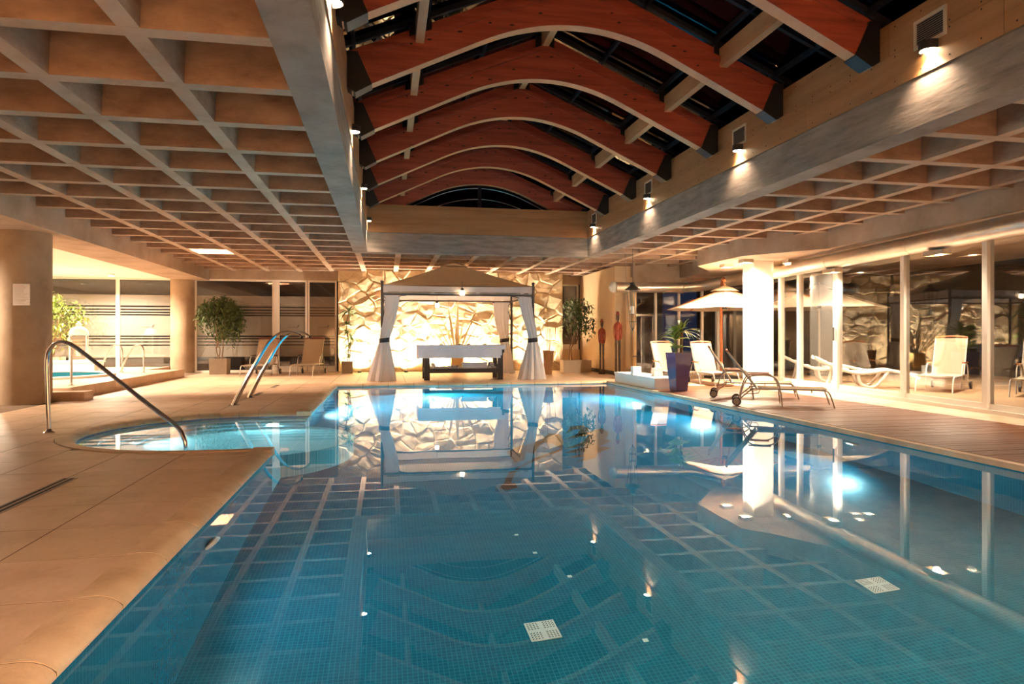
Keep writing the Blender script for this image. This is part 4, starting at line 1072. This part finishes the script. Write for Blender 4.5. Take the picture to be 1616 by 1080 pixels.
# ------------------------------------------------------------------ loungers
def lounger(label, loc, rz, ang, sc_=1.0, frame='silver', bar='orangewood', sling='sling', seat=True, arm='orangewood', grp='reclining sun loungers'):
    t = thing('sun_lounger', label, 'sun lounger', loc, rz, grp); t.scale = (sc_,)*3
    a = math.radians(ang); bl = .80; H_ = .29; wy = .30
    for s_ in (-1, 1):
        y = s_*wy
        MB().tube(smoothpath([(-.12, y, H_), (.4, y, H_), (.98, y, H_), (1.10, y, H_-.03), (1.15, y, .16), (1.2, y, 0)], 4), .0125, 8).build('side_rail', frame, t, True)
        MB().tube(smoothpath([(-.28, y, .10), (-.22, y, .34), (-.13, y, .49), (.05, y, .525), (.22, y, .51), (.33, y, .42), (.38, y, .2), (.40, y, 0)], 4), .0115, 8).build('arm_leg', frame, t, True)
        MB().box(-.14, y-.022, .524, .22, y+.022, .545).build('armrest', arm, t)
        MB().tube([(0, y*.9, H_), (-bl*math.cos(a), y*.9, H_+bl*math.sin(a))], .0125, 8).build('back_tube', frame, t, True)
        MB().tube([(-.08, y, H_), (-.33, y, .075)], .011, 8).build('wheel_strut', frame, t, True)
        wh = MB().tube([(-.33, y+s_*.03-.016, .075), (-.33, y+s_*.03+.016, .075)], .075, 22).build('wheel', 'rubber', t, True)
        MB().tube([(-.33, y+s_*.03-.019, .075), (-.33, y+s_*.03+.019, .075)], .054, 18).build('wheel_hub', 'hub', wh, True)
        MB().tube([(-.2, y, .2), (.02, y, .22), (.05, y, H_)], .008, 6).build('brace', frame, t, True)
        for xx in (.35, .6, .85): MB().box(xx-.012, y-.008, H_-.045, xx+.012, y+.008, H_-.008).build('strap_clip', frame, t)
    MB().tube([(-.33, -wy, .075), (-.33, wy, .075)], .008, 6).build('axle', frame, t)
    MB().tube([(1.06, -wy, H_), (1.06, wy, H_)], .011, 8).build('cross_bar', frame, t)
    MB().tube([(.02, -wy, H_), (.02, wy, H_)], .011, 8).build('cross_bar', frame, t)
    c, s2 = math.cos(a), math.sin(a)
    n = (s2, c)
    def bp2(u, v): return (-u*c+v*s2, H_+u*s2+v*c)
    poly = [bp2(.02, .008), bp2(bl-.02, .008), bp2(bl-.02, .018), bp2(.02, .018)]
    MB().extr([(p[0], p[1]) for p in poly], 'y', -wy*.9+.01, wy*.9-.01).build('back_sling', sling, t)
    pts = smoothpath([(bp2(bl, .01)[0], -wy*.93, bp2(bl, .01)[1]), (bp2(bl+.025, .01)[0], -wy*.4, bp2(bl+.025, .01)[1]), (bp2(bl+.025, .01)[0], wy*.4, bp2(bl+.025, .01)[1]), (bp2(bl, .01)[0], wy*.93, bp2(bl, .01)[1])], 5)
    MB().tube(pts, .02, 8).build('top_bar', bar, t, True)
    if seat:
        mb = MB(); vs = []; nn = 12
        for z in (0, .01):
            for i in range(nn+1):
                x = .03+1.06*i/nn
                zz = H_+.012+z-(.02 if i < nn-1 else .03*(i-nn+2))*math.sin(PI*i/nn)
                vs += [(x, -wy+.012, zz), (x, wy-.012, zz)]
        m_ = 2*(nn+1)
        fs = [(2*i, 2*i+2, 2*i+3, 2*i+1) for i in range(nn)]+[(m_+2*i, m_+2*i+1, m_+2*i+3, m_+2*i+2) for i in range(nn)]+[(2*i, m_+2*i, m_+2*i+2, 2*i+2) for i in range(nn)]+[(2*i+1, 2*i+3, m_+2*i+3, m_+2*i+1) for i in range(nn)]
        fs += [(0, 1, m_+1, m_), (2*nn, m_+2*nn, m_+2*nn+1, 2*nn+1)]
        mb.add(vs, fs).build('seat_sling', sling, t, True)
    return t
M['redbar'] = mat('dark_red_bar', (.16, .035, .02), .5, var=[(.13, .028, .016), (.19, .045, .026)])
lounger('beige sling lounger before the frosted glass, nearer the weeping fig', (-3.22, 18.95, 0), -PI/2-.12, 62, .96, 'silver', 'redbar', arm='darkwood')
lounger('beige sling lounger before the double glass door', (-2.02, 19.0, 0), -PI/2-.12, 62, .96, 'silver', 'redbar', arm='darkwood')
lounger('low silver framed lounger at the pool edge on the wooden decking', (5.50, 9.26, 0), -.5, 52, .87)
lounger('low silver framed lounger behind the one at the pool edge', (5.80, 10.55, 0), -.5, 58, .87)
lounger('cream lounger with orange top bar left of the blue pot', (6.25, 14.3, 0), -PI/2+.05, 64, .88)
lounger('cream lounger with orange top bar between the blue pot and the white column', (6.95, 13.75, 0), -PI/2-.05, 64, .88)

# low white wall with two small boxes by the pool corner
lw = thing('low_white_wall', 'low white plastered bench wall at the pool corner', 'bench', (5.10, 12.2, 0))
MB().box(0, 0, 0, .50, 2.3, .19).build('wall_body', 'white_plaster', lw)
MB().box(-.01, -.02, .19, .52, 2.32, .22).build('cap_slab', 'white_plaster', lw)
for i, (x, y) in enumerate(((5.2, 13.45), (5.38, 12.75))):
    t = thing('candle_box', ('small white candle box on the bench wall, farther one', 'small white candle box on the bench wall, nearer the blue pot')[i], 'box', (x, y, .22), group='white candle boxes')
    MB().box(-.1, -.08, 0, .1, .08, .015).build('foot', 'white', t); MB().box(-.09, -.07, .015, .09, .07, .17).build('cube', 'white', t)

# ------------------------------------------------------------------ carved figures
def carved(label, x, y, rz, h):
    t = thing('carved_figure', label, 'sculpture', (x, y, 0), rz, 'slender carved figures')
    k = h/1.62
    def S3(p): return [(a*k, b*k, c*k) for a, b, c in p]
    MB().lathe([(.10*k, 0), (.10*k, .03*k), (.08*k, .035*k)], n=16).build('base', 'darkwood', t, True)
    for s_ in (-1, 1):
        MB().tube(S3([(s_*.045, 0, .03), (s_*.043, 0, .4), (s_*.04, .005, .45), (s_*.043, 0, .75), (s_*.04, 0, .92)]), [v*k for v in (.026, .030, .027, .034, .036)], 10).build('leg', 'carved_dark', t, True)
    MB().tube(S3([(0, 0, .88), (0, 0, .94), (0, 0, 1.0), (0, 0, 1.12), (0, 0, 1.24), (0, 0, 1.31), (0, 0, 1.345)]), [v*k for v in (.055, .074, .066, .058, .075, .062, .03)], 14).build('torso', 'carved_red', t, True)
    for s_ in (-1, 1):
        MB().tube(S3([(s_*.065, 0, 1.30), (s_*.088, .0, 1.22), (s_*.092, -.005, 1.08), (s_*.085, -.02, .98), (s_*.072, -.035, .90)]), [v*k for v in (.022, .024, .02, .018, .016)], 8).build('arm', 'carved_red', t, True)
    hd = MB().lathe([(v*k, z*k) for v, z in ((.02, 1.33), (.022, 1.37), (.038, 1.40), (.044, 1.45), (.04, 1.50), (.03, 1.53))], n=14).build('head', 'carved_dark', t, True)
    MB().tube(S3([(0, -.04, 1.45), (0, -.055, 1.435)]), [.008*k, .012*k], 6).build('nose', 'carved_dark', hd, True)
    MB().lathe([(v*k, z*k) for v, z in ((.066, 1.505), (.068, 1.515), (.045, 1.525), (.042, 1.56), (.03, 1.60), (.005, 1.61))], n=16).build('hat', 'carved_red', t, True)
carved('shorter slender carved red figure with hat against the cream wall', 5.78, 17.5, -.2, 1.52)
carved('taller slender carved red figure with hat at the wall corner', 5.98, 16.78, -.2, 1.70)
# hanging garden lantern
hl = thing('cage_lantern', 'tall hanging lantern with conical dark shade and wire cage', 'lantern', (5.13, 13.46, 1.14))
MB().tube([(0, 0, 1.02), (0, 0, 1.758)], .004, 6).build('cable', 'blackmetal', hl)
MB().lathe([(.02, 1.04), (.05, 1.03), (.05, .99), (.06, .96), (.16, .89), (.165, .875), (.15, .875), (.04, .95)], n=24).build('shade', 'blackmetal', hl, True)
MB().lathe([(.06, .87), (.062, .5), (.05, .36)], n=20, cap=False).build('glass_chimney', 'glass', hl, True)
MB().lathe([(.03, .36), (.03, .52), (.027, .53)], n=14).build('candle', 'white', hl, True)
for k in range(4):
    a = PI/4+PI/2*k
    MB().tube([(.14*math.cos(a), .14*math.sin(a), .88), (.07*math.cos(a), .07*math.sin(a), .36), (.07*math.cos(a), .07*math.sin(a), .16), (.03*math.cos(a), .03*math.sin(a), .06), (0, 0, .04)], .005, 6).build('cage_wire', 'blackmetal', hl)
for z, r_ in ((.36, .072), (.2, .072)): MB().tube([(r_*math.cos(2*PI*i/20), r_*math.sin(2*PI*i/20), z) for i in range(21)], .006, 6).build('cage_ring', 'blackmetal', hl)
MB().lathe([(.004, 0), (.014, .03), (.008, .06)], n=10).build('finial', 'blackmetal', hl, True)
pp = thing('wall_pipe', 'pale vertical pipe beside the glazed end wall', 'pipe', (6.36, 16.55, 0))
MB().tube([(0, 0, 0), (0, 0, 2.2)], .05, 14).build('pipe', 'cream', pp, True)
MB().lathe([(.058, .5), (.058, .52)], n=14).build('clip', 'steel_black', pp, True)

# ------------------------------------------------------------------ parasols
def parasol(label, loc, R_, zr, za, cloth, pole_dx, pole_dy, pole='orangewood', n=8):
    t = thing('parasol', label, 'parasol', loc, 0, 'canvas parasols')
    mb = MB(); vs = []; fs = []; rows = 6
    for r_ in range(rows+1):
        f = r_/rows
        for k in range(n*4):
            a = 2*PI*k/(n*4)+.2; u = (k % 4)/4
            edge = 1-.055*math.sin(PI*u)
            rad = (.02+(R_-.02)*f)*(edge if f > 0 else 1)
            vs.append((rad*math.cos(a), rad*math.sin(a), za-(za-zr)*f**.92-.02*math.sin(PI*f)-(.02*math.sin(PI*u)*f)))
    for r_ in range(rows):
        for k in range(n*4): fs.append((r_*n*4+k, r_*n*4+(k+1) % (n*4), (r_+1)*n*4+(k+1) % (n*4), (r_+1)*n*4+k))
    mb.add(vs, fs)
    cn_ = mb.build('canopy', cloth, t, True)
    MB().lathe([(.34, za-.09), (.2, za-.01), (.03, za+.05)], n=16, cap=False).build('top_cap', cloth, cn_, True)
    for k in range(n):
        a = 2*PI*k/n+.2
        MB().tube([(.05*math.cos(a), .05*math.sin(a), za-.04), (R_*.98*math.cos(a), R_*.98*math.sin(a), zr-.008)], .011, 6).build('rib', pole, t)
        MB().tube([(.06*math.cos(a), .06*math.sin(a), zr+.03), (R_*.5*math.cos(a), R_*.5*math.sin(a), (za+zr)/2-.03)], .009, 6).build('strut', pole, t)
    MB().lathe([(.06, zr+.0), (.06, zr+.07)], n=12).build('hub', 'blackmetal', t)
    MB().tube([(0, 0, zr), (0, 0, za+.1)], .022, 10).build('mast', pole, t, True)
    if pole_dx or pole_dy:
        dx, dy = pole_dx, pole_dy
        MB().tube(smoothpath([(dx*1.0, dy, 0), (dx*1.02, dy, .9), (dx*1.0, dy, 1.6), (dx*.8, dy*.8, za+.08), (dx*.4, dy*.4, za+.24), (0, 0, za+.16)], 6), .036, 10).build('curved_pole', pole, t, True)
        MB().box(dx-.3, dy-.3, 0, dx+.3, dy+.3, .06).build('base_plate', 'blackmetal', t)
    else:
        MB().tube([(0, 0, 0), (0, 0, zr)], .028, 10).build('pole', pole, t, True)
        MB().lathe([(.3, 0), (.3, .06), (.05, .1)], n=20).build('base', 'blackmetal', t, True)
parasol('cream cantilever parasol with orange wooden pole behind the square column', (7.85, 14.6, 0), 1.36, 1.68, 2.18, 'canvas_light', .18, .5)

# ------------------------------------------------------------------ terrace beyond the glass
MB().box(7.9, -3, -.2, 16, 19, -.02).build('floor_terrace', 'terrace')['kind'] = 'structure'
bpy.data.objects['floor_terrace']['label'] = 'tan terrace floor beyond the glass doors'
MB().box(15.8, -3, -.02, 16, 19, 3.2).build('wall_terrace', 'hedge')['kind'] = 'structure'
bpy.data.objects['wall_terrace']['label'] = 'dark wall at the far side of the terrace'
MB().box(9.2, 18.6, -.02, 16, 18.8, 3.2).build('wall_terrace_end', 'hedge')['kind'] = 'structure'
bpy.data.objects['wall_terrace_end']['label'] = 'dark end wall of the terrace'
MB().box(8.9, -3, 3.0, 16, 19, 3.2).build('ceiling_terrace', 'concrete')['kind'] = 'structure'
bpy.data.objects['ceiling_terrace']['label'] = 'plain soffit over the terrace beyond the glass'
lounger('cream lounger with orange top bar standing beyond the glass', (11.0, 11.5, -.02), -PI/2-.95, 66, 1.0, 'white', 'orangewood', 'canvas_light')
lounger('second cream lounger beyond the glass, half behind the door frame', (11.7, 10.2, -.02), -PI/2-.95, 58, 1.0, 'silver', 'orangewood', 'sling')
parasol('tan parasol on a straight pole beyond the glass', (11.4, 16.1, -.02), 1.7, 1.80, 2.40, 'canvas', 0, 0, 'pot_cream')
def shell_lounger(label, loc, rz):
    t = thing('white_chaise', label, 'sun lounger', loc, rz, 'white moulded loungers')
    for s_ in (-1, 1):
        y = s_*.3
        MB().tube(smoothpath([(-.85, y, .62), (-.5, y, .44), (-.1, y, .3), (.2, y, .31), (.55, y, .36), (.9, y, .26), (1.05, y, .2)], 5), .032, 8).build('side_frame', 'white', t, True)
        MB().tube(smoothpath([(.5, y, .34), (.35, y, .12), (.25, y, .03), (.1, y, .03), (-.0, y, .1), (-.05, y, .3)], 5), .03, 8).build('leg_loop', 'white', t, True)
        MB().tube(smoothpath([(-.45, y, .42), (-.5, y, .15), (-.55, y, .03)], 4), .028, 8).build('rear_leg', 'white', t, True)
    for k in range(14):
        f = k/13; x = -.8+1.78*f
        z = .6-.9*(x+.85)*.42 if x < -.1 else (.3+.06*math.sin((x+.1)/1.0*PI))
        MB().box(x-.05, -.28, z-.01, x+.05, .28, z+.012).build('slat', 'white', t)
shell_lounger('white moulded lounger beyond the glass, nearer the door', (9.6, 12.3, -.02), -.5)
shell_lounger('white moulded lounger beyond the glass, farther one', (9.9, 14.0, -.02), -.5)
for i, (x, y) in enumerate(((10.2, 10.6), (10.9, 13.6))):
    box_lamp(x, y, 3.0, ('square lamp over the terrace beyond the glass, nearer', 'square lamp over the terrace beyond the glass, farther')[i], PW_TERRACE)

# ------------------------------------------------------------------ steel handrail and water spouts
hr = thing('handrail', 'polished steel handrail leading down into the shallow bay', 'handrail', (-3.52, 7.88, 0))
A_ = Vector((0, 0, 0)); E_ = Vector((-1.95+3.52, 7.1-7.88, -.35))
dirn = Vector((E_.x, E_.y, 0)); 
def hp(f, z): return (dirn.x*f, dirn.y*f, z)
pts = smoothpath([hp(0, .0), hp(-.01, .4), hp(-.015, .78), hp(.01, .9), hp(.07, .965), hp(.15, .955), hp(.25, .87), hp(.5, .60), hp(.75, .33), hp(.93, .14), hp(.985, .02), hp(1.0, -.12), hp(1.0, -.36)], 6)
MB().tube(pts, .0215, 14).build('rail_tube', 'chrome', hr, True)
MB().lathe([(.055, 0), (.055, .012), (.03, .03), (.024, .05)], n=18).build('floor_flange', 'chrome', hr, True)
def spout(label, loc, rz):
    t = thing('water_spout', label, 'water spout', loc, rz, 'steel water spouts')
    cl = smoothpath([(0, 0, 0), (.12, 0, .26), (.30, 0, .60), (.46, 0, .88), (.60, 0, 1.04), (.76, 0, 1.10), (.90, 0, 1.075), (.985, 0, 1.02)], 5)
    mb = MB(); vs = []; n = len(cl)
    for i, c in enumerate(cl):
        t_ = (cl[min(i+1, n-1)]-cl[max(i-1, 0)]).normalized(); nrm = Vector((-t_.z, 0, t_.x))
        f = i/(n-1); th = .026*(1-f)**1.5+.015; hw = .045*(1-f)**1.2+.022
        prof = [(-hw, 0), (-hw*.6, th*.8), (0, th), (hw*.6, th*.8), (hw, 0), (hw*.6, -th*.8), (0, -th), (-hw*.6, -th*.8)]
        for a, b in prof: vs.append(c+nrm*b+Vector((0, a, 0)))
    fs = [(i*8+k, (i+1)*8+k, (i+1)*8+(k+1) % 8, i*8+(k+1) % 8) for i in range(n-1) for k in range(8)]+[tuple(range(8)), tuple((n-1)*8+k for k in range(7, -1, -1))]
    mb.add(vs, fs).build('blade', 'chrome', t, True)
    MB().box(-.06, -.09, 0, .08, .09, .008).build('floor_plate', 'chrome', t)
    MB().box(.965, -.028, 1.0, .99, .028, 1.03).build('nozzle_mouth', 'dark', t)
spout('polished steel water spout nearer the shallow bay', (-2.24, 10.56, 0), 0)
spout('polished steel water spout nearer the glass doors', (-2.26, 11.82, 0), 0)

# ------------------------------------------------------------------ raised tub terrace on the left
tt = struct('floor_tub_terrace', 'raised stone terrace around the hot tub')
TX0, TX1, TY0, TY1, TZ = -10.5, -5.1, 12.1, 18.3, .18
TC, TR = (-7.35, 15.6), 1.45
n = 64; cir = [(TC[0]+TR*math.cos(2*PI*i/n), TC[1]+TR*math.sin(2*PI*i/n)) for i in range(n)]
mb = MB()
for p in subtract([(TX0, TY0), (TX1, TY0), (TX1, TY1), (TX0, TY1)], cir): mb.prism(p, .0, TZ)
mb.build('terrace_body', 'paver', tt)
k = 0; y = TY0
while y < TY1-.01:
    y1 = min(y+.9, TY1)
    MB().box(TX1, y+.003, 0, TX1+.03, y1-.003, TZ+.012).build('face_slab', 'paver2' if k % 2 else 'paver', tt); y = y1; k += 1
MB().box(-5.9, TY0-.34, 0, TX1+.35, TY0-.003, .14).build('entry_step', 'paver', tt)
MB().box(TX0, TY1, 0, -5.98, WB-.1, TZ).build('rear_strip', 'paver', tt)
tub = thing('hot_tub', 'sunken round hot tub with blue mosaic lining', 'hot tub', (TC[0], TC[1], 0))
mbt = MB(); n = 64
prof = [(TR+.12, TZ), (TR+.12, TZ+.05), (TR, TZ+.055), (TR-.02, TZ+.03), (TR-.02, -.6), (.01, -.6)]
mbt.lathe(prof[:4], n=n, cap=False).build('rim', 'white', tub, True)
MB().lathe([(TR-.001, TZ+.02), (TR-.02, TZ+.02), (TR-.02, -.5), (.01, -.5)], n=n, cap=False).build('lining', 'mosaic_y', tub)
MB().lathe([(TR-.022, .06), (.001, .06)], n=n, cap=False).build('tub_water', 'water_tub', tub)
bn = thing('white_bench', 'white plastered bench behind the hot tub', 'bench', (-8.9, 17.5, TZ))
MB().box(0, 0, 0, 2.05, .55, .22).build('bench_body', 'white_plaster', bn); MB().box(-.02, -.03, .22, 2.08, .57, .255).build('bench_slab', 'white_plaster', bn)
ln = thing('metal_lantern', 'large white metal lantern standing on the bench', 'lantern', (-7.3, 17.78, TZ+.255), .3)
q = .17
MB().box(-q-.02, -q-.02, 0, q+.02, q+.02, .04).build('base', 'white', ln)
for sx in (-1, 1):
    for sy in (-1, 1): MB().box(sx*q-.014, sy*q-.014, .04, sx*q+.014, sy*q+.014, .62).build('corner_post', 'white', ln)
for sx in (-1, 1):
    MB().box(sx*q-.003, -q+.014, .1, sx*q+.003, q-.014, .56).build('pane', 'glass', ln); MB().box(-q+.014, sx*q-.003, .1, q-.014, sx*q+.003, .56).build('pane', 'glass', ln)
    for z in (.04, .52): MB().box(sx*q-.008, -q+.014, z, sx*q+.008, q-.014, z+.08).build('pierced_band', 'pot_taupe', ln); MB().box(-q+.014, sx*q-.008, z, q-.014, sx*q+.008, z+.08).build('pierced_band', 'pot_taupe', ln)
MB().box(-q-.03, -q-.03, .62, q+.03, q+.03, .655).build('cornice', 'white', ln)
MB().lathe([(.2, .655), (.195, .72), (.15, .79), (.07, .83), (.045, .835), (.045, .88), (.06, .89), (.03, .915), (.018, .95), (.001, .96)], n=20).build('dome', 'white', ln, True)
MB().lathe([(.05, .04), (.05, .24)], n=16).build('candle', 'white', ln, True)
for i, (x, y) in enumerate(((-6.5, 17.25), (-5.95, 17.0))):
    t = thing('tub_rail', ('curved steel grab rail of the tub, farther from the column', 'curved steel grab rail of the tub, nearer the column')[i], 'handrail', (x, y, TZ), -.1, 'tub grab rails')
    MB().tube(smoothpath([(-.2, 0, -.1), (-.12, 0, .12), (.06, 0, .48), (.17, 0, .62), (.29, 0, .64), (.36, 0, .54), (.37, 0, .3), (.37, 0, 0)], 5), .019, 10).build('rail_tube', 'chrome', t, True)
    MB().lathe([(.04, 0), (.04, .01), (.02, .015)], .37, 0, 14).build('flange', 'chrome', t, True)
ps_ = thing('steel_post', 'short steel post on the tub terrace beside the round column', 'post', (-5.35, 12.75, TZ))
MB().tube([(0, 0, 0), (0, 0, .75)], .02, 10).build('post_tube', 'chrome', ps_, True); MB().lathe([(.05, 0), (.05, .01), (.025, .02)], n=14).build('flange', 'chrome', ps_, True)

# ------------------------------------------------------------------ remaining lamps of the hall and added fill lights
def downlight(x, y, z, label, energy, aim=(0, 0, -1), ang=110, col=WARM, r=.09, size=.06):
    t = thing('downlight', label, 'lamp', (x, y, z), group='round ceiling downlights')
    MB().lathe([(r, 0), (r, -.05), (r*.85, -.055), (r*.8, -.02)], n=20).build('ring', 'white', t, True)
    MB().lathe([(r*.78, -.03), (.001, -.032)], n=20, cap=False).build('lens', 'lens', t)
    light('SPOT', (0, 0, -.07), energy, col, t, aim, size, ang, .6)
downlight(-3.25, 15.3, 3.45, 'round flood lamp inside a coffer above the bright patch of paving', PW_FLOOD, (.12, 0, -1), 75, WARMW, .13, .1)
downlight(-7.6, 14.6, 2.65, 'recessed downlight in the white ceiling above the tub', PW_ALCOVE, col=WHITEW, ang=160)
downlight(-8.9, 18.6, 2.65, 'recessed downlight in the white ceiling near the fig tree', PW_ALCOVE, col=WHITEW, ang=160)
downlight(-7.0, 18.9, 2.65, 'recessed downlight in the white ceiling near the lantern', PW_ALCOVE, col=WHITEW, ang=160)
downlight(-7.4, 11.0, 2.65, 'recessed downlight in the white ceiling behind the round column', PW_ALCOVE, col=WHITEW, ang=160)
for i, (x, y) in enumerate(((-3.3, .8), (-2.0, -1.4), (2.0, -2.0), (6.3, .2))):  # added fill lights out of view, brighten the near paving and ceiling
    downlight(x, y, 3.45, 'added fill downlight out of view over the near end of the hall, number %s from the round column side' % ('one', 'two', 'three', 'four')[i], PW_FRONT_FILL, ang=150, col=WARMW)
downlight(-4.1, 15.75, 3.45, 'round wide lamp inside the bright coffer beside the flood lamp', 130, ang=175, col=WARMW, r=.1)
